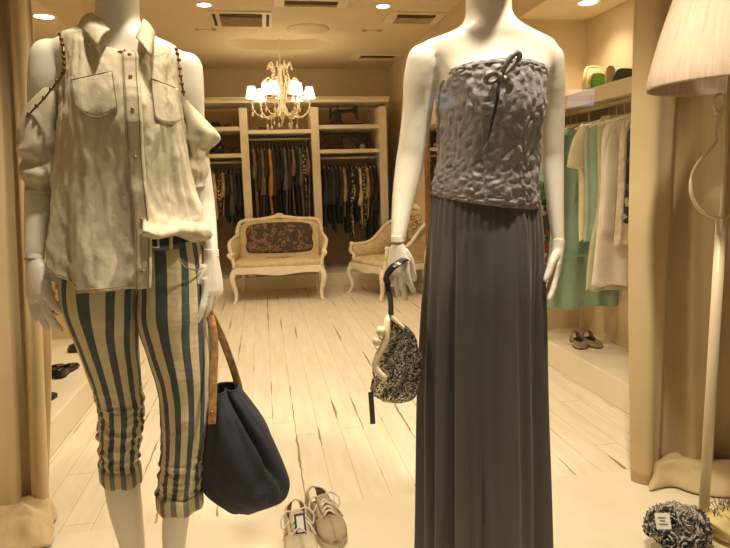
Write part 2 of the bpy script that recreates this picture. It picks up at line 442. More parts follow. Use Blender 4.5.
grille_m = M('vent_grille', (196, 172, 132), 0.6, 0.1, 30)
dark_slot = M('vent_slot', (70, 50, 26), 0.8, 0.05, 10)
def ceil_pt(px, py, z=ZC):
    d = ray(px, py); return EYE + d*((z-H)/d.z)
def vent(pa, pb, label, name='ceiling_vent', depth=None, fins=True):
    a = ceil_pt(*pa); b = ceil_pt(*pb); x0, x1 = min(a.x, b.x), max(a.x, b.x); y0, y1 = min(a.y, b.y), max(a.y, b.y)
    t = thing(name, label, 'air vent', ((x0+x1)/2, (y0+y1)/2, ZC), 0, 'air vents in the shop ceiling')
    MB().bx(x0-0.08, x1+0.08, y0-0.05, y1+0.05, ZC-0.012, ZC).build('cover', wood_white, t, smooth=False, bevel=0.004)
    m = MB(); n = 9
    for i in range(n):
        y = y0+0.06+(y1-y0-0.06)*(i+0.5)/n
        m.box(((x0+x1)/2, y, ZC-0.02), (x1-x0, (y1-y0)/n*0.75, 0.006), Matrix.Rotation(0.3, 3, 'X'))
    m.build('grille', grille_m, t, smooth=False)
    MB().bx(x0, x1, y0-0.01, y0+0.05, ZC-0.017, ZC-0.011).build('air_slot', dark_slot, t, smooth=False)
    if fins:
        for sx in (-1, 1):
            xx = x0-0.045 if sx < 0 else x1+0.045
            MB().bx(xx-0.012, xx+0.012, y0, y1, ZC-0.017, ZC-0.011).build('air_slot', dark_slot, t, smooth=False)
    return t
vent((222, 24), (262, 13), 'square white air vent with dark grille left of chandelier top')
vent((392, 21), (436, 14), 'white air vent beside the neck of the strapless mannequin', fins=False)
vent((358, 58.5), (395, 55), 'narrow white air vent near the back wall right of chandelier', fins=False)
vent((284, 3.5), (338, 0.5), 'faint white slot vent at the top edge above the chandelier', fins=False)
for px, py, lab in ((206, 29, 'tiny twin ceiling sensor below the square air vent'), (372, 30, 'tiny twin ceiling sensor right of the round recess')):
    p = ceil_pt(px, py)
    m = MB(); 
    for dx in (-0.07, 0.07): m.lathe([(0.0005, -0.014), (0.018, -0.014), (0.026, 0.0)], (p.x+dx, p.y, ZC), 14)
    m.bx(p.x-0.07, p.x+0.07, p.y-0.006, p.y+0.006, ZC-0.004, ZC)
    tag(m.build('ceiling_sensor', M('sensor_plastic', (190, 164, 120), 0.5), None), lab, 'sensor')
p = ceil_pt(308, 29)
m = MB().lathe([(0.0005, -0.006), (0.17, -0.006), (0.19, -0.002), (0.19, 0)], (p.x, p.y, ZC), 32)
tag(m.build('ceiling_speaker', M('speaker_cover', (214, 194, 156), 0.7)), 'pale round flush ceiling speaker in front of the recess', 'speaker')

# chandelier --------------------------------------------------------
cz = 1.60
ch = thing('chandelier', 'white beaded chandelier with lit fabric shades hanging in the back of shop', 'chandelier', (CH.x, CH.y, ZC+0.1))
bead_m = M('milky_glass_beads', (240, 226, 196), 0.25, 0.03, 20)
L0 = ZC+0.1-0.12
def P(x, y, z): return Vector((x, y, z-L0))
MB().tube([P(0, 0, L0), P(0, 0, 2.19)], 0.006, 8).build('suspension_rod', bead_m, ch, local=True)
MB().lathe([(0.05, 0), (0.05, -0.02), (0.012, -0.05)], n=20, cap=True).build('ceiling_rose', wood_white, ch, local=True)
MB().lathe([(0.006, 2.20-L0), (0.04, 2.18-L0), (0.03, 2.16-L0), (0.014, 2.12-L0), (0.02, 2.0-L0), (0.012, 1.9-L0), (0.03, 1.8-L0), (0.06, 1.76-L0), (0.03, 1.70-L0), (0.012, 1.66-L0), (0.002, 1.62-L0)], n=16).build('stem', bead_m, ch, local=True)
shade_glow = M_emit('glowing_shade_fabric', (1.0, 0.82, 0.52), 3.6)
arm0 = sh0 = None
for i in range(9):
    a = 2*PI*(i+0.35)/9; inn = i % 3 == 2
    if arm0 is None:
        pts = cr([(0.02, 0, 1.76-L0), (0.10, 0, 1.70-L0), (0.2, 0, 1.69-L0), (0.28, 0, 1.76-L0), (0.29, 0, 1.86-L0)], 5)
        m = MB().tube(pts, 0.007, 8)
        for q in pts[::2]: m.ball(q, 0.0125, 6, 5)
        m.lathe([(0.004, 1.83-L0), (0.03, 1.855-L0), (0.028, 1.86-L0)], (0.29, 0, 0), 12)
        arm0 = m.build('arm', bead_m, ch, local=True)
        s0 = MB().lathe([(0.058, 1.875-L0), (0.056, 1.89-L0), (0.036, 1.985-L0)], (0.29, 0, 0), 18).build('lamp_shade', shade_glow, ch, local=True)
        d0 = MB()
        d0.tube([(0.29, 0, 1.83-L0), (0.29, 0, 1.74-L0)], 0.003, 5); d0.ball((0.29, 0, 1.72-L0), 0.014, 6, 5, (1, 1, 1.8))
        drop0 = d0.build('crystal_drop', bead_m, ch, local=True)
        d1 = MB().tube([(0.15, 0, 1.70-L0), (0.15, 0, 1.6-L0)], 0.003, 5); d1.ball((0.15, 0, 1.595-L0), 0.014, 6, 5, (1, 1, 1.8))
        drop1 = d1.build('crystal_drop', bead_m, ch, local=True)
        pts = cr([(0.03, 0, 1.80-L0), (0.07, 0, 1.96-L0), (0.14, 0, 2.05-L0), (0.185, 0, 2.00-L0), (0.15, 0, 1.95-L0), (0.105, 0, 2.02-L0), (0.07, 0, 2.13-L0), (0.10, 0, 2.20-L0), (0.12, 0, 2.15-L0)], 5)
        m = MB().tube(pts, 0.006, 6)
        for q in pts[::2]: m.ball(q, 0.011, 6, 5)
        scr0 = m.build('bead_scroll', bead_m, ch, local=True)
        for o in (arm0, s0, drop0, drop1, scr0): o.rotation_euler = (0, 0, a)
    else:
        for src in (arm0, s0, drop0, drop1, scr0):
            o = src.copy(); COL.objects.link(o); o.rotation_euler = (0, 0, a)
            if inn: o.scale = (0.66, 0.66, 0.97) if src is not scr0 else (1, 1, 1)
def point(name, loc, e, col, r=0.05):
    l = bpy.data.lights.new(name, 'POINT'); l.energy = e; l.color = col; l.shadow_soft_size = r
    o = bpy.data.objects.new(name, l); COL.objects.link(o); o.location = loc; return o
WARM = (1.0, 0.80, 0.52)
for k in range(4):
    a = PI/4+k*PI/2; point('chandelier_bulbs', (CH.x+0.29*math.cos(a), CH.y+0.29*math.sin(a), 2.14), 1.0, WARM, 0.06)

# wardrobe wall -----------------------------------------------------
WY = 6.66; WT = at(386, 97, WY).z; POST = [-0.90, -0.16, 0.60, 1.35]; PW = 0.085
wd = thing('wardrobe', 'white open wardrobe with cornice, shelves and hanging rails along back wall', 'wardrobe', (0.24, WY+0.3, 0.15))
z0 = 0.15; WB = YB-0.02
for x in POST: MB().bx(x-PW/2, x+PW/2, WY, WB, z0, WT-0.10).build('upright', wood_white, wd, smooth=False, bevel=0.004)
zs = lambda px, py: at(px, py, WY).z
MB().bx(POST[0], POST[-1], WB-0.03, WB, z0, WT-0.05).build('back_panel', back_m, wd, smooth=False)
prof = [(0, 0), (0, 0.12), (-0.012, 0.13), (-0.012, 0.16), (-0.03, 0.19), (-0.055, 0.22), (-0.055, 0.25), (0.5, 0.25), (0.5, 0)]
zt = zs(340, 102)
MB().prism([(y, z*(WT-zt)/0.25) for y, z in prof], POST[0]-0.07, POST[-1]+0.07, lambda y, z, x: Vector((x, WY+y, zt+z))).build('cornice', wood_white, wd, smooth=False)
def shelf(b, py, th=0.04):
    z = zs(350, py); MB().bx(POST[b]+PW/2, POST[b+1]-PW/2, WY+0.01, WB-0.03, z-th, z).build('shelf', wood_white, wd, smooth=False, bevel=0.003)
    return z
SH = {(2, 0): shelf(2, 124.5), (2, 1): shelf(2, 149), (1, 0): shelf(1, 128.5), (0, 0): shelf(0, 125), (0, 1): shelf(0, 151)}
rz = {0: SH[(0, 1)]-0.085, 1: SH[(1, 0)]-0.085, 2: SH[(2, 1)]-0.085}
for b in range(3):
    MB().tube([(POST[b]+PW/2, WY+0.22, rz[b]), (POST[b+1]-PW/2, WY+0.22, rz[b])], 0.013, 10).build('hanging_rail', wood_white, wd)

# clothes on the wardrobe rails ---------------------------------------
def rail_garment(x, y, zr, length, mat, seed, depth=0.40, thick=0.036, axis='x', sleeves=True):
    """a garment seen edge-on on a rail that runs along x (or along y when axis='y'); local origin on the rail"""
    rnd = random.Random(seed); m = MB(); rows = 12; n = 28; rings = []
    for i in range(rows+1):
        t = i/rows; z = -0.07-t*length
        w = depth/2*(0.30+0.70*min(1, t*7))*(1+0.05*math.sin(t*5+seed))
        th = thick*(0.5+0.5*min(1, t*6))*(1+0.25*math.sin(3*t+seed*1.7))
        if t > 0.2: w *= 0.95+0.1*t
        r_ = []
        for j in range(n):
            a = 2*PI*j/n; f = 1+0.22*math.sin(5*a+seed+2*t)*min(1, 0.3+t)
            px = math.cos(a)*th*f+0.012*math.sin(4*t+seed); py_ = math.sin(a)*w
            dz = -0.06*abs(math.sin(a))**1.6*(1-t*0.9) + (0.02*math.sin(3*a+seed) if i == rows else 0)
            r_.append(Vector((px, py_, z+dz)))
        rings.append(r_)
    m.loft(rings, cap0=True, cap1=True)
    if sleeves:
        for sgn in (-1, 1):
            yy = sgn*depth*0.47; L = min(0.5, length*0.75)*rnd.uniform(0.5, 1)
            m.tube(cr([(0, yy*0.88, -0.13), (0.008, yy*1.02, -0.13-L*0.5), (-0.008, yy*1.0, -0.13-L)], 4), [0.018]*5+[0.03]*4, 8, flat=1.3)
    o = m.build('hanging_garment', mat, None, local=True)
    h = MB().tube(cr([(0, 0, -0.075), (0, 0.0, -0.02), (0.0, 0.02, 0.012), (0, 0.0, 0.028), (0, -0.018, 0.01)], 4), 0.0035, 6)
    h.tube([(0, -depth*0.4, -0.12), (0, 0, -0.075), (0, depth*0.4, -0.12)], 0.006, 6)
    ho = h.build('hanger', steel_m, o, local=True)
    o.location = (x, y, zr)
    if axis == 'y': o.rotation_euler = (0, 0, PI/2)
    return o
NAMES = {'dark brown': (62, 44, 32), 'charcoal': (48, 44, 42), 'mustard yellow': (190, 134, 44), 'taupe': (122, 98, 74), 'black': (30, 26, 24),
         'rust brown': (112, 66, 36), 'cream': (206, 184, 138), 'olive green': (84, 80, 48), 'tan': (170, 132, 84), 'dark green': (44, 52, 40), 'grey': (104, 96, 88)}
def cmat(n):
    if n == 'leopard print': return leopard_m
    if n == 'black and cream print': return printbw_m
    return M('cloth_'+n.replace(' ', '_'), NAMES[n], 0.85, 0.12, 14, 0.15, 120)
printbw_m = make_pattern('black_cream_print', [(0.0, (30, 26, 24)), (0.6, (196, 176, 138))], 50)
ORD = ['first', 'second', 'third', 'fourth', 'fifth', 'sixth', 'seventh', 'eighth', 'ninth', 'tenth', 'eleventh', 'twelfth', 'thirteenth', 'fourteenth', 'fifteenth', 'sixteenth']
BAYS = [
 ('left', ['charcoal', 'dark brown', 'black', 'charcoal', 'black', 'olive green', 'black', 'cream', 'black and cream print', 'tan', 'black', 'olive green', 'charcoal', 'black'], [.9, .8, .95, .9, 1.0, .7, .55, .60, .50, .55, .62, .66, .8, .85]),
 ('middle', ['taupe', 'dark brown', 'taupe', 'charcoal', 'mustard yellow', 'charcoal', 'black', 'black', 'grey', 'dark brown', 'taupe', 'black', 'grey', 'black and cream print', 'taupe'], [1.0]*15),
 ('right', ['charcoal', 'black', 'dark green', 'black', 'charcoal', 'tan', 'black', 'black and cream print', 'black', 'cream', 'black and cream print', 'tan', 'dark brown', 'black'], [.72, .70, .78, .68, .66, .60, .80, .86, .70, .70, .78, .68, 1.0, 1.05])]
sd = 3
for b, (bn, cols, lens) in enumerate(BAYS):
    x0 = POST[b]+PW/2+0.05; x1 = POST[b+1]-PW/2-0.045; n = len(cols)
    for k in range(n):
        sd += 1; x = x0+(x1-x0)*k/(n-1)+random.uniform(-0.006, 0.006)
        o = rail_garment(x, WY+0.22, rz[b], lens[k]*(0.95 if b != 1 else 1.0)+random.uniform(-.03, .03), cmat(cols[k]), sd, depth=0.36, thick=0.020)
        side = 'left'
        tag(o, f'{cols[k]} garment, {ORD[k]} from the left on the {bn} wardrobe rail', 'clothes', None, None)
        o['group'] = f'clothes hanging on the {bn} wardrobe rail'

# objects on the wardrobe shelves -------------------------------------
iron_m = M('black_enamel', (26, 20, 16), 0.35, 0.1, 20)
sx = at(344, 120, WY+0.2).x; sz = SH[(2, 0)]
sw = thing('sewing_machine', 'antique black sewing machine on the top shelf at right', 'sewing machine', (sx, WY+0.18, sz))
MB().box((0, 0, 0.014), (0.40, 0.16, 0.028)).build('base_board', M('dark_walnut', (60, 30, 18), 0.4, 0.1, 14), sw, local=True, smooth=False, bevel=0.004)
arm = [(-0.14, 0.028), (-0.145, 0.05), (-0.115, 0.09), (-0.12, 0.15), (-0.10, 0.185), (0.0, 0.178), (0.10, 0.19), (0.125, 0.225), (0.15, 0.225), (0.155, 0.06), (0.135, 0.06), (0.125, 0.13), (0.09, 0.15), (0.0, 0.142), (-0.03, 0.13), (-0.035, 0.07), (-0.02, 0.045), (0.0, 0.028)]
MB().prism(arm, -0.03, 0.03, lambda x, z, y: Vector((x, y, z))).build('arm', iron_m, sw, local=True, smooth=False, bevel=0.008)
MB().tube([(0.145, 0, 0.03), (0.145, 0, 0.08)], 0.004, 6).build('needle_bar', steel_m, sw, local=True)
w = MB().tube([(-0.15+0.0, 0.062*math.cos(a), 0.14+0.062*math.sin(a)) for a in [2*PI*i/20 for i in range(20)]], 0.009, 6, closed=True)
w.tube([(-0.15, -0.06, 0.14), (-0.15, 0.06, 0.14)], 0.006, 6).tube([(-0.15, 0, 0.08), (-0.15, 0, 0.20)], 0.006, 6).tube([(-0.155, 0, 0.14), (-0.10, 0, 0.14)], 0.012, 8)
w.build('hand_wheel', iron_m, sw, local=True)
MB().tube([(-0.07, 0, 0.18), (-0.07, 0, 0.225)], 0.004, 6).ball((-0.07, 0, 0.205), 0.013, 8, 6).build('spool_pin', iron_m, sw, local=True)

def starfish(c, r, mat, label, tilt):
    m = MB(); m.ball((0, 0, 0), r*0.28, 10, 6, (1, 0.5, 1))
    for k in range(5):
        a = PI/2+2*PI*k/5+tilt; e = Vector((math.cos(a), 0, math.sin(a)))
        m.tube([e*0, e*r*0.5, e*r], [r*0.2, r*0.13, r*0.03], 8, flat=0.6)
    R = Matrix.Rotation(-0.25, 4, 'X'); zmin = min((R @ v).z for v in m.v)
    m.xf(Matrix.Translation(Vector(c)-Vector((0, 0, zmin))) @ R)
    return tag(m.build('starfish', mat), label, 'starfish')
star_m = M('dried_starfish', (132, 80, 44), 0.9, 0.15, 30, 0.4, 90)
z2 = SH[(2, 1)]
starfish((at(323, 140, WY+0.3).x, WY+0.3, z2), 0.135, star_m, 'large reddish brown starfish standing at left end of the shelf under the sewing machine', 0.25)
starfish((at(371, 142, WY+0.3).x, WY+0.32, z2), 0.085, star_m, 'small brown starfish leaning at right end of the shelf under the sewing machine', 0.1)
starfish((at(232, 147, WY+0.3).x, WY+0.3, SH[(0, 1)]), 0.075, star_m, 'small brown starfish on the lower shelf left of chandelier', 0.0)
bx_ = at(353, 145, WY+0.25).x
bg = thing('handbag', 'dark green slanting handbag with pale flap on a shelf below the sewing machine', 'handbag', (bx_, WY+0.22, z2))
MB().prism([(-0.12, 0.0), (-0.125, 0.13), (-0.12, 0.155), (-0.04, 0.145), (0.05, 0.10), (0.11, 0.045), (0.125, 0.0)], -0.06, 0.06, lambda x, z, y: Vector((x, y*(1-0.3*z/0.15), z))).build('body', M('chestnut_leather', (84, 54, 30), 0.6, 0.1, 20), bg, local=True, bevel=0.012)
MB().prism([(-0.135, 0.165), (-0.03, 0.155), (0.06, 0.11), (0.12, 0.05), (0.08, 0.0), (0.04, 0.005), (-0.01, 0.075), (-0.06, 0.125), (-0.13, 0.145)], -0.068, 0.062, lambda x, z, y: Vector((x, y, z))).build('flap', M('dark_green_leather', (34, 36, 24), 0.5, 0.1, 20), bg, local=True, bevel=0.008)
MB().ball((0.09, -0.07, 0.03), 0.032, 10, 6, (1, .5, 1)).build('clasp', M('pale_horn', (190, 160, 110), 0.5), bg, local=True)
def hat(px, py, z, y, r, mat, label):
    x = at(px, py, y).x
    t = thing('hat', label, 'hat', (x, y, z))
    MB().lathe([(0.0005, r*0.95), (r*0.5, r*0.92), (r*0.68, r*0.72), (r*0.75, r*0.2), (r*0.78, r*0.12)], n=24).build('crown', mat, t, local=True)
    MB().lathe([(r*0.72, r*0.14), (r*1.0, r*0.05), (r*1.25, 0.004), (r*1.22, 0.0), (r*0.7, r*0.1)], n=24).build('brim', mat, t, local=True)
    MB().lathe([(r*0.77, r*0.14), (r*0.765, r*0.3)], n=24).build('band', black_m, t, local=True)
hat(215, 120, SH[(0, 0)], WY+0.2, 0.075, M('dark_felt', (58, 38, 24), 0.9, 0.1, 30), 'dark brown felt hat on the top left shelf')
hat(227, 120, SH[(0, 0)], WY+0.2, 0.055, M('tan_felt', (110, 76, 46), 0.9, 0.1, 30), 'smaller tan felt hat beside dark hat on the top left shelf')
hat(203, 120, SH[(0, 0)], WY+0.2, 0.08, M('black_felt', (36, 26, 18), 0.9, 0.1, 30), 'black felt hat half hidden by the shirt sleeve on top left shelf')
hat(262, 124, SH[(1, 0)], WY+0.25, 0.06, M('brown_felt', (92, 62, 36), 0.9, 0.1, 30), 'low brown hat on the middle shelf below the chandelier')
hb = thing('handbag', 'small black handbag on the lower left shelf beside the shirt sleeve', 'handbag', (at(217, 145, WY+0.2).x, WY+0.2, SH[(0, 1)]))
MB().loft([[Vector((math.cos(a)*w_, math.sin(a)*0.045*k, z)) for a in [2*PI*i/20 for i in range(20)]] for z, w_, k in ((0, .06, .9), (0.02, .075, 1.1), (0.08, .07, 1), (0.125, .05, .5))], cap0=True, cap1=True).build('body', leather_black, hb, local=True)
MB().tube(cr([(-0.045, 0, 0.11), (-0.03, 0, 0.18), (0.0, 0, 0.2), (0.03, 0, 0.18), (0.045, 0, 0.11)], 4), 0.007, 8).build('handle', leather_black, hb, local=True)

# framed mirror leaning on the right wall ---------------------------------
mp = onX(431, 180, XR-0.06)
mr = thing('framed_mirror', 'brown framed mirror on the right wall behind strapless mannequin', 'mirror', (XR, mp.y, 0))
for (a, b) in (((-0.28, 0.55), (0.28, 0.55)), ((0.28, 0.55), (0.28, 1.62)), ((0.28, 1.62), (-0.28, 1.62)), ((-0.28, 1.62), (-0.28, 0.55))):
    MB().box((-0.02, (a[0]+b[0])/2, (a[1]+b[1])/2), (0.035, abs(a[0]-b[0])+0.05, abs(a[1]-b[1])+0.05)).build('frame', gilt_m, mr, local=True, smooth=False, bevel=0.008)
mg, nt_, b_ = base_mat('mirror_glass'); b_.inputs['Metallic'].default_value = 1; b_.inputs['Roughness'].default_value = 0.03; b_.inputs['Base Color'].default_value = (0.8, 0.75, 0.66, 1)
MB().box((-0.008, 0, 1.085), (0.012, 0.54, 1.05)).build('glass', mg, mr, local=True, smooth=False)

# carved settee and armchair ------------------------------------------------
def carved_seat(name, label, cat, loc, rz, W, D, seat, top, tapestry, low_arm, parts_motif=True):
    t = thing(name, label, cat, loc, rz); w = W/2; d = D/2; fr = wood_white
    for sx in (-1, 1):
        pts = cr([(sx*(w-0.03), -d+0.03, seat-0.06), (sx*(w+0.005), -d+0.0, seat-0.15), (sx*(w-0.025), -d+0.02, 0.10), (sx*(w-0.02), -d+0.0, 0.03), (sx*(w-0.005), -d-0.02, 0.0)], 5)
        n = len(pts); MB().tube(pts, [0.034-0.02*min(1, i/(n*0.75))+(0.008 if i > n-4 else 0) for i in range(n)], 10).build('leg', fr, t, local=True)
        MB().tube([(sx*(w-0.05), d-0.04, seat-0.06), (sx*(w-0.04), d+0.02, 0.0)], [0.022, 0.016], 8).build('leg', fr, t, local=True)
    ap = [(-w, seat-0.04), (w, seat-0.04), (w, seat-0.10)]+[(w*(1-2*i/14), seat-0.10-0.022*math.cos(PI*(0.5-i/14))*1.0-0.008*math.cos(4*PI*i/14)) for i in range(1, 14)]+[(-w, seat-0.10)]
    m = MB().prism(ap, -d, -d+0.03, lambda x, z, y: Vector((x, y, z)))
    m.bx(-w, -w+0.03, -d, d, seat-0.10, seat-0.04).bx(w-0.03, w, -d, d, seat-0.10, seat-0.04).bx(-w, w, d-0.03, d, seat-0.10, seat-0.04)
    m.build('seat_frame', fr, t, local=True, smooth=False, bevel=0.006)
    rings = []
    for z, k in ((seat-0.045, 0.97), (seat-0.02, 1.0), (seat+0.0, 0.985), (seat+0.012, 0.9), (seat+0.018, 0.5), (seat+0.02, 0.02)):
        rings.append([Vector((math.copysign(abs(math.cos(a))**0.25, math.cos(a))*w*k, math.copysign(abs(math.sin(a))**0.25, math.sin(a))*d*k, z)) for a in [2*PI*i/40 for i in range(40)]])
    cu = MB().loft(rings, cap0=True, cap1=True).build('seat_cushion', upholst_m, t, local=True)
    if parts_motif:
        MB().lathe([(0.0005, 0.0), (0.13, 0.0), (0.14, -0.004)], n=24).xf(Matrix.Translation((0, 0.0, seat+0.0225)) @ Matrix.Diagonal((1, 0.62, 1, 1))).build('needlework_motif', motif_m, cu, local=True)
    lean = 0.10
    def bk(u, z):  # back surface
        return Vector((u, d-0.03+lean*(z-seat)/(top-seat), z))
    arch = [(-w+0.01, seat-0.04), (-w+0.0, seat+0.22), (-w+0.015, top-0.08), (-w+0.06, top-0.025), (-w*0.45, top-0.012), (0, top+0.012), (w*0.45, top-0.012), (w-0.06, top-0.025), (w-0.015, top-0.08), (w, seat+0.22), (w-0.01, seat-0.04)]
    pts = cr([bk(*q) for q in arch], 5)
    m = MB().tube(pts, 0.021, 8); m.ball(bk(0, top+0.03), 0.03, 10, 6, (1.8, 0.7, 0.7))
    m.build('back_frame', fr, t, local=True)
    def pan(u, v):
        x = (u*2-1)*(w-0.025); zt_ = top-0.02-0.07*abs(u*2-1)**6; z = seat-0.02+(zt_-seat+0.02)*v
        p = bk(x, z); p.y -= 0.03*math.sin(PI*u)*math.sin(PI*v)**0.6+0.002; return p
    MB().grid(pan, 24, 14).build('backrest', upholst_m, t, local=True, solid=0.03)
    def tap(u, v):
        x = (u*2-1); z = (v*2-1)
        hx = (0.86-0.10*abs(z)**3-0.03*math.cos(z*4)); p = pan(0.5+0.5*x*0.84*hx/0.86, 0.55+0.39*z*(1-0.10*abs(x)**3)*(1 if z > 0 else 1.0)); p.y -= 0.019; return p
    MB().grid(tap, 20, 12).build('tapestry_panel', tapestry, t, local=True, solid=0.006)
    for sx in (-1, 1):
        az = seat+low_arm
        if name == 'armchair':
            arm = [bk(sx*(w-0.01), top-0.10), (sx*(w+0.01), d-0.10, seat+0.30), (sx*(w+0.03), 0.02, az+0.04), (sx*(w+0.035), -d*0.45, az+0.015), (sx*(w+0.02), -d*0.8, az+0.02)]
        else:
            arm = [bk(sx*(w-0.005), seat+0.24), (sx*(w+0.025), d-0.16, seat+0.21), (sx*(w+0.04), 0.0, az+0.06), (sx*(w+0.035), -d*0.35, az+0.02), (sx*(w+0.01), -d*0.62, az-0.05)]
        pts = cr(arm, 6)
        post = cr([pts[-1], (sx*(w+0.03), -d*0.86, az-0.05), (sx*(w-0.005), -d*0.78, seat+0.03), (sx*(w-0.02), -d+0.04, seat-0.05)], 4)
        m = MB().tube(pts, 0.019, 8).tube(post, 0.018, 8).ball(pts[-1], 0.027, 10, 6)
        m.build('arm', fr, t, local=True)
        low = [Vector((sx*(w-0.015), q.y, seat-0.02)) for q in pts]
        MB().loft([pts, [(a+b)/2+Vector((-sx*0.01, 0, 0)) for a, b in zip(pts, low)], low], closed=False).build('arm_panel', upholst_m, t, local=True, solid=0.02)
    return t
a = gnd(231, 302.5); b = gnd(323, 301.5); mid = (a+b)/2; dirv = (b-a); W = dirv.length
rzv = math.atan2(dirv.y, dirv.x)*0.35
D = 0.5; W = 0.89
carved_seat('settee', 'white carved settee with dark floral tapestry back facing the window', 'settee', (mid.x+0.05, mid.y+D/2-0.02, 0), rzv, W, D, 0.395, 0.80, tapestry_m, 0.13)
a = gnd(351, 293); b = gnd(381, 301.5)
fd = (b-a); ang = math.atan2(fd.y, fd.x); W2 = fd.length+0.05; nrm = Vector((-fd.y, fd.x, 0)).normalized()
if nrm.x < 0: nrm = -nrm
D2 = 0.56; c2 = (a+b)/2 + nrm*(D2/2)
carved_seat('armchair', 'white carved armchair with tan upholstery standing beside the right wall', 'armchair', (c2.x, c2.y, 0), ang, W2, D2, 0.37, 0.86, motif_m, 0.12, False)
# ------------------------------------------------------------------ hands
def hand_mb(w, d, back, tside, L=0.165, curl=(18, 22, 26, 30), spread=(6, 2, -3, -8), thumb_out=0.55, thumb_fwd=0.1, s=1.0, cuts=None):
    """w wrist point, d towards the fingertips, back = back-of-hand normal, tside = towards the thumb"""
    d = d.normalized(); tside = (tside-d*tside.dot(d)).normalized(); back = d.cross(tside) if d.cross(tside).dot(back) > 0 else -d.cross(tside)
    k = L/0.165*s; m = MB()
    def rg(p, a, b, n=16): return [p+tside*(a*math.cos(2*PI*j/n))+back*(b*math.sin(2*PI*j/n)) for j in range(n)]
    m.loft([rg(w-d*0.02*k, 0.0185*k, 0.0165*k), rg(w+d*0.004*k, 0.019*k, 0.0165*k), rg(w+d*0.025*k, 0.025*k, 0.0155*k), rg(w+d*0.055*k, 0.032*k, 0.0145*k), rg(w+d*0.078*k, 0.034*k, 0.0125*k), rg(w+d*0.088*k, 0.031*k, 0.009*k)], cap0=True, cap1=True)
    offs = (0.0245, 0.0085, -0.0075, -0.0225); lens = (0.070, 0.079, 0.072, 0.056); base = (0.078, 0.083, 0.080, 0.072); rad = (0.0082, 0.0085, 0.0080, 0.0070)
    for i in range(4):
        p = w+d*base[i]*k+tside*offs[i]*k; q = p-d*0.03*k
        sp = math.radians(spread[i]); f = (d*math.cos(sp)+tside*math.sin(sp)).normalized()
        pts = [q, p]; c = 0; seg = (0.45, 0.31, 0.24)
        for j in range(3):
            c += math.radians(curl[i])*(0.7, 1.0, 0.7)[j]
            dirn = f*math.cos(c)-back*math.sin(c)
            p = p+dirn*lens[i]*seg[j]*k; pts.append(p)
        r = rad[i]*k
        m.tube(cr(pts, 4), [r*1.1]*5+[r*1.05, r, r*1.0, r*1.04, r*1.0, r*.95, r*.93, r*.96, r*.92, r*.85, r*.7][:len(cr(pts, 4))-5], 8)
        m.ball(pts[-1], r*0.75, 8, 6)
    p = w+d*0.022*k+tside*0.016*k-back*0.004*k
    d1 = (d*0.72+tside*thumb_out-back*(0.25+thumb_fwd)).normalized(); d2 = (d*0.95+tside*thumb_out*0.25-back*(0.2+thumb_fwd)).normalized()
    pts = [p, p+d1*0.034*k, p+d1*0.034*k+d2*0.030*k, p+d1*0.034*k+d2*0.054*k+back*-0.002*k]
    m.tube(cr(pts, 4), [0.0125*k, 0.0125*k, 0.012*k, 0.0115*k, 0.0105*k, 0.010*k, 0.0097*k, 0.0097*k, 0.0095*k, 0.0092*k, 0.0088*k, 0.0082*k, 0.0065*k], 8)
    m.ball(pts[-1], 0.007*k, 8, 6)
    return m
def arm_tube(m, pts, n=16):
    P_ = [at(x, y, Y) for x, y, Y, r in pts]; R_ = [r for *_, r in pts]
    m.tube(cr(P_, 5), cr1(R_, 5), n)
    m.ball(P_[0], R_[0], 14, 9)
    return P_

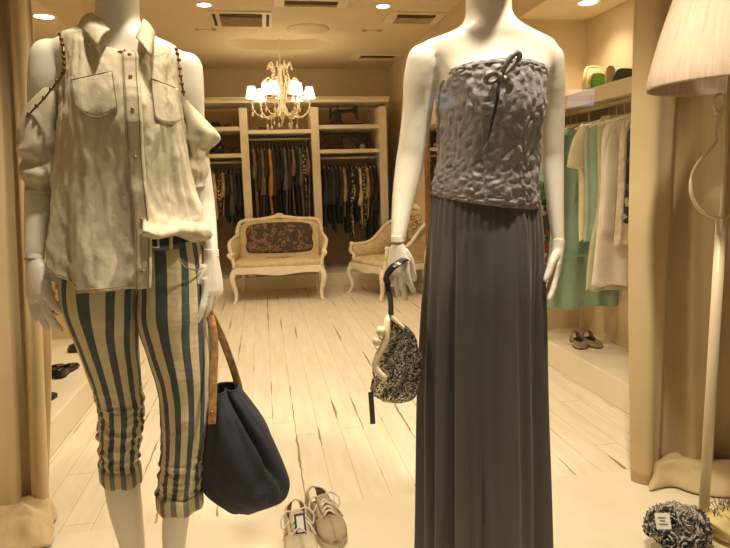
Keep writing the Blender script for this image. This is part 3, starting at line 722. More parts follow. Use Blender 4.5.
# ------------------------------------------------------------------ mannequin in the grey dress
def man2():
    Y = 1.5
    base = at(488, 300, Y)
    t = thing('mannequin', 'white mannequin in grey strapless top and long grey skirt', 'mannequin', (base.x, Y, 0.004))
    m = MB()
    R_ = [((467, -70), (510, -70), .054), ((467, 0), (510, 0), .054), ((466, 17), (511, 15), .056), ((459, 27), (520, 25), .060), ((440, 36), (540, 35), .064), ((422, 43), (553, 41), .064), ((420, 54), (557, 52), .070),
          ((427, 66), (553, 64), .082), ((436, 84), (543, 84), .098), ((440, 110), (540, 110), .108), ((441, 140), (538, 140), .092), ((444, 170), (535, 170), .083), ((446, 200), (528, 200), .078), ((442, 235), (528, 235), .085), ((440, 268), (528, 268), .09), ((442, 300), (527, 300), .09), ((450, 325), (520, 325), .07)]
    rings = [ring(a, b, Y, bf*(1.12 if 80 < a[1] < 130 else 1.0), bf*0.95, 40, 2.15) for a, b, bf in R_]
    m.loft(resample_rings(rings, 3), cap0=True, cap1=True)
    hd = at(488, -60, Y); m.loft([[hd+Vector((.078*math.cos(a)*k, .098*math.sin(a)*k+yo, z)) for a in [2*PI*i/28 for i in range(28)]] for z, k, yo in ((-.07, .42, -.075), (-.045, .66, -.055), (0, .86, -.036), (.05, 1.0, -.022), (.10, .98, -.02), (.145, .78, -.02), (.17, .45, -.02), (.178, .05, -.02))], cap0=True, cap1=True)
    # collar bones
    for sx in (-1, 1):
        m.tube(cr([at(489+sx*8, 42, Y-0.048), at(489+sx*28, 38, Y-0.05), at(489+sx*55, 42, Y-0.03)], 4), [.006]*4+[.008]*4+[.006], 8)
    for px in (466, 505):
        m.tube(cr([at(px, 290, Y), at(px, 420, Y-0.01), at(px, 455, Y), at(px, 560, Y+0.02), at(px, 640, Y+0.01)], 4), cr1([.055, .048, .046, .044, .028], 4), 16)
        m.tube([at(px, 636, Y+0.02), at(px, 640, Y-0.10), at(px, 644, Y-0.14)], [.034, .03, .02], 10)
    P1 = arm_tube(m, [(424, 62, Y, .044), (420, 82, Y+.005, .042), (417.5, 110, Y+.015, .0385), (413, 145, Y+.02, .0375), (409.5, 165, Y+.02, .0365), (403, 200, Y, .0285), (398.5, 235, Y-.03, .0195), (397.5, 242, Y-.035, .0185)])
    P2 = arm_tube(m, [(549, 60, Y, .039), (551, 82, Y+.005, .036), (552, 110, Y+.015, .0335), (552.5, 145, Y+.02, .030), (553, 165, Y+.02, .0285), (555, 200, Y, .0235), (558, 240, Y-.03, .0168), (558, 246, Y-.035, .0165)])
    m.build('body', manq_m, t, remesh=0.0065, smoothit=4)
    for p, r in ((P1[-1], .0192), (P2[-1], .0172)):
        MB().lathe([(r*0.9, -0.002), (r*1.02, 0.0), (r*0.9, 0.002)], p, 20).build('wrist_joint', M('joint_shadow', (120, 104, 80), 0.6), t)
    # hands
    w = at(397.5, 243, Y-.037); d = (at(399, 305, Y-.06)-w)
    hand_mb(w, d, Vector((-0.55, -0.83, 0)), Vector((0.83, -0.5, 0)), 0.152, curl=(24, 16, 18, 26), spread=(8, 2, -3, -8), thumb_out=0.35, thumb_fwd=0.15).build('hand', manq_m, t, remesh=0.0022, smoothit=2)
    w = at(558, 247, Y-.037); d = (at(551, 315, Y-.075)-w)
    hand_mb(w, d, Vector((0.9, -0.42, 0)), Vector((-0.42, -0.9, 0)), 0.162, curl=(6, 22, 38, 52), spread=(12, 2, -4, -10), thumb_out=0.75, thumb_fwd=0.0).build('hand', manq_m, t, remesh=0.0022, smoothit=2)
    # skirt
    SR = [((435, 188), (536, 196), .092, .0), ((434, 205), (536.5, 208), .10, .10), ((431, 235), (538, 235), .112, .3), ((428, 280), (539, 280), .125, .55), ((426, 330), (539.5, 330), .128, .75), ((424.5, 400), (540, 400), .135, .85), ((424, 470), (541, 470), .142, .95), ((423, 548), (541.5, 548), .15, 1.0), ((420, 636), (543, 636), .16, 1.0)]
    n = 300
    rings = [ring(a, b, Y, bf, bf, n, 2.3) for a, b, bf, _ in SR]; amps = cr1([q[3] for q in SR], 5)
    big = resample_rings(rings, 5)
    rnd = random.Random(4); nf = 30
    ph = [rnd.uniform(0, 2*PI) for _ in range(8)]
    out = []
    for i, r in enumerate(big):
        c = sum(r, Vector())/n; row = []
        for j, p in enumerate(r):
            th = 2*PI*j/n; v = i/(len(big)-1)
            fine = math.sin(46*th+3*math.sin(3*th+ph[0])+1.2*nz(th*3, v*2, 5))*(1-v)**3
            broad = 0.75*math.sin(11*th+2.6*math.sin(2*th+ph[1])+0.9*math.sin(2.5*v+ph[2]))+0.45*math.sin(19*th+2.5*math.sin(3*th+ph[3])+1.6*v)+0.8*nz(th*4, v*1.6, 3)+.35*nz(th*12, v*3, 6)
            f = 1+amps[i]*0.10*broad-amps[i]*0.035+0.024*fine*min(1, 0.4+v*8)
            row.append(c+(p-c)*f)
        out.append(row)
    sk = MB().loft(out).build('skirt', skirt_m, t, solid=0.002)
    out2 = [[c0+(p-c0)*0.86 for p in r] for r in big[3:-8] for c0 in [sum(r, Vector())/n]]
    MB().loft([r[::5] for r in out2]).build('lining', skirt_in, sk, solid=0.002)
    # smocked strapless top
    TR = [((437, 82), (541, 80), .114), ((437, 90), (540, 88), .126), ((438, 112), (537.5, 112), .136), ((439, 140), (534, 138), .124), ((438, 165), (534, 165), .116), ((434, 182), (535.5, 188), .118), ((432.5, 192), (536, 203), .116), ((434, 195), (535, 206), .104), ((437, 191), (533, 202), .097)]
    n = 260
    rings = [ring(a, b, Y, bf, bf*0.9, n, 2.25) for a, b, bf in TR]
    for k in range(3):   # the top edge rises to the middle of the chest, the hem dips at the front
        for j in range(n):
            s = max(0, math.sin(2*PI*j/n)); rings[k][j].z += (0.034, 0.022, 0.006)[k]*s**0.8
    for k in range(5, 9):
        for j in range(n):
            s = max(0, math.sin(2*PI*j/n)); rings[k][j].z -= (0.006, 0.012, 0.012, 0.012)[k-5]*s
    big = resample_rings(rings, 16); out = []
    for i, r in enumerate(big):
        c = sum(r, Vector())/n; v = i/(len(big)-1); row = []
        for j, p in enumerate(r):
            th = 2*PI*j/n; q = Vector((th*0.13*9, v*0.36*9, 0))
            u_ = th*0.13; z_ = v*0.36
            dv, _ = noise.voronoi(Vector((u_*46+.5*nz(u_*30, z_*30), z_*52+.5*nz(z_*30, u_*30, 3), 0.3)))
            puck = min(1.0, (dv[1]-dv[0])*1.6)
            e = noise.turbulence(Vector((u_*60, z_*60, 1)), 3, False)*0.5
            dz = 0.0058*(puck-.5)+0.006*(e-0.4)
            if v < 0.06: dz *= .4
            if v > 0.86: dz = 0.0022*math.sin(70*th+4*nz(th*5, 1))+0.004*(e-.4)
            drape = 0.006*nz(th*2.5, v*2.2, 9)
            nrm = (p-c); nrm.z = 0; nrm.normalize(); row.append(p+nrm*(dz+drape))
        out.append(row)
    tp = MB().loft(out).build('top', top_m, t, solid=0.002)
    # dark placket line and ribbon bow at the bust
    f0 = lambda x, y: at(x, y, Y-0.149)
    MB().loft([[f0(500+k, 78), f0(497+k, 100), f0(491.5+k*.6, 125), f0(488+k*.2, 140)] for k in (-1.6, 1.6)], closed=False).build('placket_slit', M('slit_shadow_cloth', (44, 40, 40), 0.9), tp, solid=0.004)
    fb = lambda x, y, o=0.0: at(x, y, Y-0.156-o)
    def ribbon(pts, w, nm, wdir=None):
        P_ = cr([fb(*q) for q in pts], 6); W_ = []
        for i in range(len(P_)):
            tg_ = P_[min(i+1, len(P_)-1)]-P_[max(i-1, 0)]; wd = tg_.cross(Vector((0.25, 1, 0.1))).normalized()
            W_.append(wd*w/2*(.55+.45*math.sin(PI*min(1, .12+i/(len(P_)-1)))))
        MB().loft([[p-q for p, q in zip(P_, W_)], [p+Vector((0, -.002, 0)) for p in P_], [p+q for p, q in zip(P_, W_)]], closed=False).build(nm, ribbon_m, tp, solid=0.0016)
    ribbon([(501, 77), (504, 69, .012), (511, 57, .016), (517, 53, .012), (519.5, 57, .006), (513, 66, .004), (505, 74, .002), (501, 77)], 0.013, 'bow_loop')
    ribbon([(501, 77), (494, 73, .012), (487, 76, .014), (486.5, 82, .008), (493, 82, .004), (502, 77)], 0.013, 'bow_loop')
    ribbon([(501, 77), (508, 83, .008), (509, 89, .006), (507, 94, .002)], 0.02, 'ribbon_tail')
    ribbon([(500, 78), (496, 86, .006), (492, 92, .004), (489, 91, .002)], 0.016, 'ribbon_tail')
    MB().ball(fb(501, 77, .008), 0.008, 10, 7, (1, .7, 1.2)).build('bow_knot', ribbon_m, tp)
    # base plate of the stand, behind the hem
    MB().lathe([(0.15, 0.0), (0.15, 0.008), (0.12, 0.012), (0.001, 0.012)], (base.x, Y+0.02, 0.004), 32).build('base_plate', steel_m, t)
    return t
man2()

# ------------------------------------------------------------------ mannequin in shirt and striped trousers
def man1():
    Y = 1.5
    base = at(138, 300, Y)
    t = thing('mannequin', 'white mannequin in washed cold-shoulder shirt and striped cropped trousers', 'mannequin', (base.x, Y, 0.004))
    m = MB()
    R_ = [((96, -70), (139, -70), .053), ((96, 0), (139, 0), .053), ((95, 17), (140, 19), .055), ((88, 27), (148, 31), .058), ((70, 34), (164, 41), .062), ((52, 41), (184, 53), .064), ((48, 54), (190, 64), .068),
          ((64, 76), (182, 84), .074), ((72, 100), (180, 104), .082), ((74, 140), (176, 140), .076), ((80, 185), (176, 185), .070), ((78, 230), (190, 230), .075), ((78, 262), (196, 262), .070), ((86, 280), (190, 280), .05), ((100, 296), (178, 296), .03)]
    rings = [ring(a, b, Y, bf, bf, 40, 2.15) for a, b, bf in R_]
    m.loft(resample_rings(rings, 3), cap0=True, cap1=True)
    hd = at(118, -60, Y); m.loft([[hd+Vector((.078*math.cos(a)*k, .098*math.sin(a)*k+yo, z)) for a in [2*PI*i/28 for i in range(28)]] for z, k, yo in ((-.07, .42, -.075), (-.045, .66, -.055), (0, .86, -.036), (.05, 1.0, -.022), (.10, .98, -.02), (.145, .78, -.02), (.17, .45, -.02), (.178, .05, -.02))], cap0=True, cap1=True)
    LEG = {-1: [(104, 300, .0, .052), (109, 350, .0, .046), (119, 405, .02, .040), (120, 440, .03, .040), (122, 480, .035, .044), (126, 510, .03, .041), (133, 548, .03, .031), (138, 590, .02, .024), (140, 632, .02, .027)],
           1: [(172, 300, .0, .052), (177, 350, -.02, .046), (184, 405, -.02, .040), (184, 440, -.02, .034), (180, 480, -.015, .030), (176, 515, -.01, .034), (174, 548, -.01, .029), (174, 590, .0, .024), (174, 632, .0, .027)]}
    for s, L in LEG.items():
        m.tube(cr([at(x, y, Y+o) for x, y, o, r in L], 4), cr1([r for *_, r in L], 4), 16)
        x = L[-1][0]; m.tube([at(x, 628, Y+.03), at(x, 640, Y-.06), at(x+2, 648, Y-.14)], [.03, .032, .02], 10)
    P1 = arm_tube(m, [(50, 58, Y, .042), (48, 82, Y, .042), (45, 118, Y+.01, .037), (43, 150, Y+.015, .036), (41, 175, Y+.015, .034), (38, 210, Y, .0295), (35, 250, Y-.02, .023), (34.5, 258, Y-.025, .0215)])
    P2 = arm_tube(m, [(187, 68, Y, .0365), (189, 92, Y, .035), (191, 125, Y+.01, .033), (196, 155, Y+.015, .031), (200, 180, Y+.015, .029), (206, 215, Y, .0245), (211, 250, Y-.03, .0175), (211.5, 257, Y-.035, .017)])
    m.build('body', manq_m, t, remesh=0.0065, smoothit=4)
    for p, r in ((P1[-1], .0222), (P2[-1], .0178)):
        MB().lathe([(r*0.9, -0.002), (r*1.02, 0.0), (r*0.9, 0.002)], p, 20).build('wrist_joint', MATS['joint_shadow'], t)
    w = at(34.5, 259, Y-.027); d = (at(44, 335, Y-.075)-w)
    hand_mb(w, d, Vector((-0.5, -0.85, 0.1)), Vector((0.85, -0.5, 0)), 0.182, curl=(24, 16, 12, 8), spread=(14, 4, -3, -8), thumb_out=0.6, thumb_fwd=0.15).build('hand', manq_m, t, remesh=0.0028, smoothit=2)
    w = at(211.5, 258, Y-.037); d = (at(214, 330, Y-.065)-w)
    hand_mb(w, d, Vector((0.75, -0.65, 0)), Vector((-0.6, -0.75, 0)), 0.168, curl=(10, 18, 30, 42), spread=(8, 2, -3, -9), thumb_out=0.55, thumb_fwd=0.0).build('hand', manq_m, t, remesh=0.0022, smoothit=2)

    # trousers: two legs that meet at the centre seam
    def leg(s):
        if s < 0:
            T = [((70, 240), (141, 243), .092, 2.8), ((65, 262), (141, 264), .098, 2.8), ((62.5, 286), (140, 290), .104, 2.6), ((66, 306), (139, 312), .104, 2.5), ((71, 325), (138, 328), .096, 2.2), ((79, 345), (137.5, 345), .088, 2.1), ((88, 370), (139.5, 370), .078, 2.0), ((95, 392), (141.5, 392), .070, 2.0), ((98, 405), (142.5, 405), .067, 2.0), ((99, 430), (141, 430), .062, 2.0), ((100, 455), (138, 455), .058, 2.0), ((101.5, 466), (138.5, 466), .056, 2.0)]
            off = [0, 0, 0, 0, 0, .005, .012, .02, .025, .03, .035, .035]
        else:
            T = [((141, 243), (201, 238), .092, 2.8), ((141, 264), (205, 262), .098, 2.8), ((140, 290), (207.5, 286), .104, 2.6), ((139, 312), (209, 308), .104, 2.5), ((140.5, 328), (209.5, 328), .096, 2.2), ((145, 345), (209.5, 345), .088, 2.1), ((153, 370), (210, 370), .078, 2.0), ((158.5, 392), (209.5, 392), .070, 2.0), ((160, 405), (209, 405), .067, 2.0), ((161.5, 430), (207, 430), .062, 2.0), ((161.5, 460), (203.5, 460), .058, 2.0), ((159, 482), (201.5, 482), .056, 2.0), ((158, 492), (200.5, 492), .056, 2.0)]
            off = [0, 0, 0, -.005, -.01, -.015, -.02, -.02, -.02, -.02, -.015, -.012, -.01]
        n = 96; per = 14
        rings = [ring(a, b, Y+o, bf, bf*1.02, n, p) for (a, b, bf, p), o in zip(T, off)]
        big = resample_rings(rings, per); out = []; pys = cr1([q[0][1] for q in T], per)
        for i, r in enumerate(big):
            c = sum(r, Vector())/n; y = pys[i]; row = []
            if s < 0: a = max(0, min(1, (y-378)/25))
            else: a = 0.35*max(0, min(1, (y-405)/20))+0.65*max(0, min(1, (y-448)/16))
            for j, p in enumerate(r):
                th = 2*PI*j/n
                wr = (0.0085*nz(math.cos(th)*1.3+s*3, math.sin(th)*1.3, y*0.21)+0.0045*nz(math.cos(th)*2.2, math.sin(th)*2.2+s, y*0.45))*a + 0.004*nz(math.cos(th)*2+s*5, math.sin(th)*2, y*0.06)*(0.4+a)
                wr += 0.003*nz(math.cos(th)*3, y*0.03, s*7)
                nrm = (p-c); nrm.z = 0; nrm.normalize(); row.append(p+nrm*wr+Vector((0, 0, 0.003*a*nz(th, y*.1, 4))))
            out.append(row)
        last = big[-1]; c = sum(last, Vector())/n
        return out, last, c
    mb = MB(); cuffs = []
    for s in (-1, 1):
        o, last, c = leg(s); mb.loft(o); cuffs.append((last, c, s))
    tr = mb.build('trousers', stripe_m, t, solid=0.002)
    for last, c, s in cuffs:
        prof = [(1.0, 0.006), (1.10, 0.004), (1.13, -0.004), (1.13, -0.030), (1.12, -0.036), (1.02, -0.034), (1.0, -0.02)]
        MB().loft([[c+Vector(((p.x-c.x)*k, (p.y-c.y)*k, p.z-c.z+dz+0.003*math.sin(7*math.atan2(p.y-c.y, p.x-c.x)+s)+(p.x-c.x)*0.10*s)) for p in last] for k, dz in prof]).build('cuff', cuff_m, tr)
    # belt
    br = [ring((73, 236), (201, 232), Y, .112, .104, 64, 2.3), ring((72, 249), (202, 245), Y, .115, .106, 64, 2.3)]
    MB().loft(br).build('belt', leather_black, tr, solid=0.006)
    bc = lambda x, y: at(x, y, Y-0.126)
    MB().tube([bc(150, 235), bc(158, 235), bc(158.5, 247), bc(150, 247)], 0.003, 6, closed=True).build('buckle', steel_m, tr)
    for x in (171,):
        MB().loft([[at(x-1.6, 231, Y-.118), at(x-1.6, 250, Y-.121)], [at(x+1.6, 231, Y-.118), at(x+1.6, 250, Y-.121)]], closed=False).build('belt_loop', M('cream_twill', (206, 190, 146), .8, .06, 20), tr, solid=0.004)
    MB().tube(cr([at(178, 256, Y-.112), at(184, 266, Y-.112), at(196, 270, Y-.095), at(203, 268, Y-.07)], 5), 0.0016, 5).build('pocket_seam', thread_m, tr)

    # shirt: open loft starting and ending at the placket, left side long, right side tucked
    SRg = [((83, 27), (148, 34), .064, .062), ((72, 32), (161, 39), .074, .068), ((62, 37), (176, 48), .080, .076), ((62.5, 55), (179, 64), .090, .086), ((64, 75), (182, 82), .106, .094), ((65, 98), (186, 103), .126, .10), ((64, 120), (189, 122), .134, .104), ((62, 150), (192, 150), .130, .104), ((59, 185), (197, 185), .128, .106), ((54, 215), (205, 214), .132, .110), ((52, 238), (206, 230), .142, .114), ((53, 251), (205, 240), .150, .118)]
    n = 220; rings = [ring(a, b, Y, f, k, n, 2.2) for a, b, f, k in SRg]; per = 10
    for k, dz_ in ((0, .060), (1, .050), (2, .034), (3, .010)):
        for j in range(n):
            s_ = max(0, math.sin(2*PI*j/n+.25)); rings[k][j].z -= dz_*s_**2.6
    big = resample_rings(rings, per); NR_ = len(big)
    # rotate the index so that column 0 sits at the placket (front, slightly to the right of centre)
    sh = int(n*0.2105)
    def col(j): return (sh+j) % n
    grid = []
    for i, r in enumerate(big):
        c = sum(r, Vector())/n; v = i/(NR_-1); row = []
        for j in range(n+1):
            p = r[col(j)].copy(); th = 2*PI*col(j)/n; side = j/n    # 0 -> viewer's left front, 1 -> right front
            nrm = (p-c); nrm.z = 0; nrm.normalize()
            front = max(0, math.sin(th))
            # long diagonal drape folds from the bust, vertical folds lower down
            f = 0.010*math.sin(9*th+4*v+1.4*nz(th*2, v*3, 2))*v*v*1.0 + 0.009*nz(th*3.2, v*3.4, 11)*min(1, v*3) + 0.005*nz(th*9, v*6, 5) + 0.0016*nz(th*20, v*16, 8)
            f += 0.012*max(0, math.sin(th*1.0))*max(0, nz(th*2.4+v*1.6, v*1.2, 21))*v
            cr_ = nz(th*4.0-v*5.0, v*4.0+th*1.5, 31); f += 0.0048*(max(0, 1-abs(cr_)*5)-.3)*min(1, v*2.2)*(.4+.6*v)
            cr_ = nz(th*5.0+v*6.0, v*5.0-th*2, 41); f += 0.0030*(max(0, 1-abs(cr_)*6)-.3)*min(1, v*2)
            if side > 0.72:      # tucked side blouses out over the waistband
                k = min(1, (side-0.72)/0.08)
                f += k*(0.022*math.exp(-((v-0.93)/0.07)**2)-0.045*max(0, (v-0.955)/0.045)**1.5)
            p = p+nrm*f
            # hem shape
            if v > 0.75:
                q = (v-0.75)/0.25
                left = max(0, 1-side/0.235)
                p.z -= q*0.083*min(1, left*2.1)**0.8
                if side > 0.72: p.z += q*(-0.018+0.050*(side-0.72)/0.28+.006*math.sin(9*th+1))
            row.append(p)
        grid.append(row)
    st = MB().loft(grid, closed=False).build('shirt', denim_m, t, solid=0.003)
    # hem stitching and placket along column 0
    MB().tube([grid[-1][j]+Vector((0, -0.004, 0.008)) for j in range(0, 60)], 0.0016, 5).build('hem_stitch', thread_m, st)
    edge = [grid[i][0] for i in range(6, NR_)]
    MB().loft([[p+Vector((dx, -0.007-dy, 0)) for p in edge] for dx, dy in ((-0.0165, -0.002), (-0.014, 0.003), (-0.007, 0.002), (0.0, 0.0035), (0.007, 0.002), (0.014, 0.003), (0.0165, -0.002))], closed=False).build('placket', denim_m, st, solid=0.003)
    for dx in (-0.0125, 0.0125):
        MB().tube([p+Vector((dx, -0.0125, 0)) for p in edge], 0.0011, 5).build('placket_stitch', thread_m, st)
    for k in range(7):
        p = edge[int((len(edge)-1)*(0.07+0.145*k))]
        MB().lathe([(0.0005, 0.0028), (0.003, 0.0025), (0.0042, 0.001), (0.004, 0)], n=14).xf(Matrix.Translation(p+Vector((0, -0.0125, 0))) @ Matrix.Rotation(PI/2, 4, 'X')).build('button', brass_m, st)
    flat = [p for row in grid for p in row if p.y < Y]
    fpx = []
    for p in flat:
        c = RM.transposed() @ (p-EYE); fpx.append((CX-F*c.x/c.z, CY+F*c.y/c.z, p.y))
    def on(px, py, lift=0.004):
        """point on the shirt front under an image point"""
        near = sorted(((x-px)**2+(y-py)**2, yy) for x, y, yy in fpx)[:8]
        w = [1/(d+.3) for d, _ in near]; yv = sum(k*q[1] for k, q in zip(w, near))/sum(w)
        return at(px, py, yv-lift)
    for (TL, TR, BR, BL), dip in ((((70, 80), (112, 71), (117, 107), (74, 103)), 12), (((151, 78), (181, 90), (184, 117), (155, 117)), 7)):
        def pp(u, v):
            x = (TL[0]*(1-u)+TR[0]*u)*(1-v)+(BL[0]*(1-u)+BR[0]*u)*v; y = (TL[1]*(1-u)+TR[1]*u)*(1-v)+(BL[1]*(1-u)+BR[1]*u)*v
            return (x, y+dip*v*v*math.sin(PI*min(1, u*1.0))**.8)
        pk = MB().grid(lambda u, v: on(*pp(u, v), 0.0045), 14, 14).build('pocket', denim_m, st, solid=0.002)
        ed = [pp(k/10, 0) for k in range(10)]+[pp(1, k/10) for k in range(10)]+[pp(1-k/10, 1) for k in range(10)]+[pp(0, 1-k/10) for k in range(10)]
        MB().tube([on(x, y, .0058) for x, y in ed], 0.0011, 5, closed=True).build('pocket_stitch', thread_m, pk)
    # collar: stand band plus two pointed leaves
    r0 = ring((85, 27), (147, 34), Y, .064, .062, 60, 2.1); r1 = ring((88, 17), (144, 23), Y, .062, .06, 60, 2.1)
    for r_, dz_ in ((r0, .060), (r1, .070)):
        for j in range(60): r_[j].z -= dz_*max(0, math.sin(2*PI*j/60+.25))**2.6
    MB().loft([r0, r1]).build('collar_band', denim_dark, st, solid=0.003)
    def leaf2(neck, outer):
        A = cr([at(*q) for q in neck], 5); b = [at(*q) for q in outer]; B = []
        for i in range(len(b)-1):
            for k in range(5): B.append(b[i].lerp(b[i+1], k/5))
        B.append(b[-1])
        rows = [[p.lerp(q, f)+Vector((0, -0.012*math.sin(PI*f*.9), .004*math.sin(PI*f))) for p, q in zip(A, B)] for f in (0, .2, .4, .6, .8, 1)]
        o = MB().loft(rows, closed=False).build('collar', denim_m, st, solid=0.004)
        MB().tube([p.lerp(q, .93)+Vector((0, -0.006, 0)) for p, q in zip(A, B)], 0.0011, 5).build('collar_stitch', thread_m, o)
    leaf2([(92, 13, Y+.01), (98, 18, Y-.05), (110, 30, Y-.078)], [(79, 27, Y-.01), (86, 36, Y-.075), (97, 48, Y-.118)])
    leaf2([(143, 19, Y+.01), (141, 27, Y-.05), (136, 38, Y-.08)], [(155, 33, Y-.01), (153.5, 44, Y-.07), (151, 57, Y-.118)])
    # cold-shoulder sleeves
    def sleeve(R_, seed):
        n = 90; rg = [ring(a, b, Y+.012, bf, bf, n, 2.0) for a, b, bf in R_]; bg_ = resample_rings(rg, 8); out = []
        for i, r in enumerate(bg_):
            c = sum(r, Vector())/n; row = []
            for j, p in enumerate(r):
                th = 2*PI*j/n; nrm = (p-c).normalized(); v = i/(len(bg_)-1)
                row.append(p+nrm*(0.007*nz(math.cos(th)*1.6, math.sin(th)*1.6+seed, v*5)+0.005*math.sin(v*26+2*nz(th, v, seed))*max(0, v-0.35)))
            out.append(row)
        return MB().loft(out).build('sleeve', denim_m, st, solid=0.003)
    sleeve([((25, 117), (65.5, 78), .050), ((23, 130), (67, 112), .062), ((21, 146), (67, 138), .066), ((19.5, 153), (66, 152), .064), ((24, 160), (65, 162), .055), ((21, 170), (64, 174), .058), ((25, 181), (61, 186), .048), ((27, 190), (59, 194), .044)], 2)
    sleeve([((216, 131), (182, 96), .050), ((218, 136), (183, 118), .058), ((217, 141), (185, 138), .058), ((209, 150), (187, 149), .050), ((207, 160), (188, 160), .048), ((208, 172), (189, 174), .046), ((207, 187), (190, 188), .042)][0:7] and [((182, 96), (216, 131), .050), ((183, 118), (218.5, 136), .058), ((185, 138), (217, 142), .058), ((187, 149), (208, 151), .050), ((188, 160), (207, 161), .048), ((189, 174), (208, 173), .046), ((190, 188), (207, 187), .042)], 5)
    # stud chains along the open shoulders
    def chain(pts, nst):
        P_ = cr([at(*q) for q in pts], 10); m_ = MB().tube(P_, 0.0022, 6)
        for k in range(nst):
            q = P_[int((len(P_)-1)*(k+0.5)/nst)]; m_.ball(q+Vector((0, -0.003, 0)), 0.0046, 8, 6)
        m_.build('stud_chain', chain_m, st)
    chain([(60, 33, Y-.02), (63, 45, Y-.075), (64.5, 60, Y-.095), (64.5, 72, Y-.105)], 7)
    chain([(64.5, 72, Y-.105), (54, 86, Y-.075), (40, 103, Y-.06), (26, 117, Y-.045)], 6)
    chain([(176, 48, Y-.02), (179, 60, Y-.07), (181, 78, Y-.095), (184, 96, Y-.085)], 7)
    MB().lathe([(0.15, 0.0), (0.15, 0.008), (0.12, 0.012), (0.001, 0.012)], (base.x, Y+0.02, 0.004), 32).build('base_plate', steel_m, t)
    return t
man1()

# ------------------------------------------------------------------ navy tote bag
def tote():
    Y = 1.49
    c = at(240, 440, Y); t = thing('tote_bag', 'navy canvas tote bag with tan straps hanging from mannequin hand', 'bag', (c.x, Y, c.z-0.2))
    R_ = [((228, 511), (256, 511), .014), ((214, 500), (279, 500), .045), ((203, 486), (286.5, 493), .062), ((201.5, 472), (288.5, 480), .072), ((203, 452), (278, 452), .08), ((205.5, 430), (264, 424), .074), ((208, 408), (250, 402), .06), ((210.5, 391), (239.5, 387), .045)]
    n = 120; rg = [ring(a, b, Y, bf, bf, n, 2.3) for a, b, bf in R_]; big = resample_rings(rg, 8); out = []
    for i, r in enumerate(big):
        ce = sum(r, Vector())/n; v = i/(len(big)-1); row = []
        for j, p in enumerate(r):
            th = 2*PI*j/n; nrm = (p-ce); nrm.z *= 0.3; nrm.normalize()
            x = math.cos(th)   # -1 left .. 1 right
            fr_ = max(0, math.sin(th))
            xc = 0.30+0.55*max(0, min(1, (0.95-v)/.5)); crease = math.exp(-((x-xc)/.10)**2)*fr_**.5*max(0, min(1, (v-.32)/.2))
            xr = -0.15+0.5*(0.8-v); ridge = math.exp(-((x-xr)/.22)**2)*fr_*math.sin(PI*min(1, v*1.1))
            low = math.exp(-((v-.42-.18*x)/.05)**2)*fr_*max(0, min(1, (x+.2)*3))
            f = -0.030*crease+0.022*ridge-0.010*low+0.008*nz(x*1.7+v*2, v*3, 3)+0.004*nz(x*5, v*8+x*3, 7)
            if v > 0.82: f -= 0.02*max(0, math.sin(th))*math.exp(-((x-0.2)/.4)**2)*(v-0.82)/0.18
            row.append(p+nrm*f)
        out.append(row)
    body = MB().loft(out, cap0=True).build('bag_body', navy_m, t, solid=0.003)
    ce = sum(out[-1], Vector())/n
    MB().tube([p+Vector((0, 0, 0.001)) for p in out[-1][::3]], 0.0028, 6, closed=True).build('rim', navy_m, body)
    def strap(pts, w, lab):
        P_ = cr([at(*q) for q in pts], 8)
        o = MB().tube(P_, w, 10, flat=0.22, up=(0, 1, 0)).build('strap', tan_m, t); return o
    s1 = strap([(212, 424, Y-.085), (212.5, 405, Y-.082), (213.5, 375, Y-.07), (214.5, 350, Y-.062), (213, 330, Y-.058), (210, 316, Y-.05), (209, 311, Y-.045)], 0.0095, 'front')
    s2 = strap([(241, 398, Y+.03), (238, 384, Y+.03), (231, 362, Y+.01), (222, 338, Y-.02), (213, 319, Y-.045), (209, 311, Y-.05)], 0.0095, 'back')
    for y in (412, 419):
        MB().ball(at(212, y, Y-.090), 0.0032, 8, 6).build('rivet', brass_m, s1)
    return t
tote()

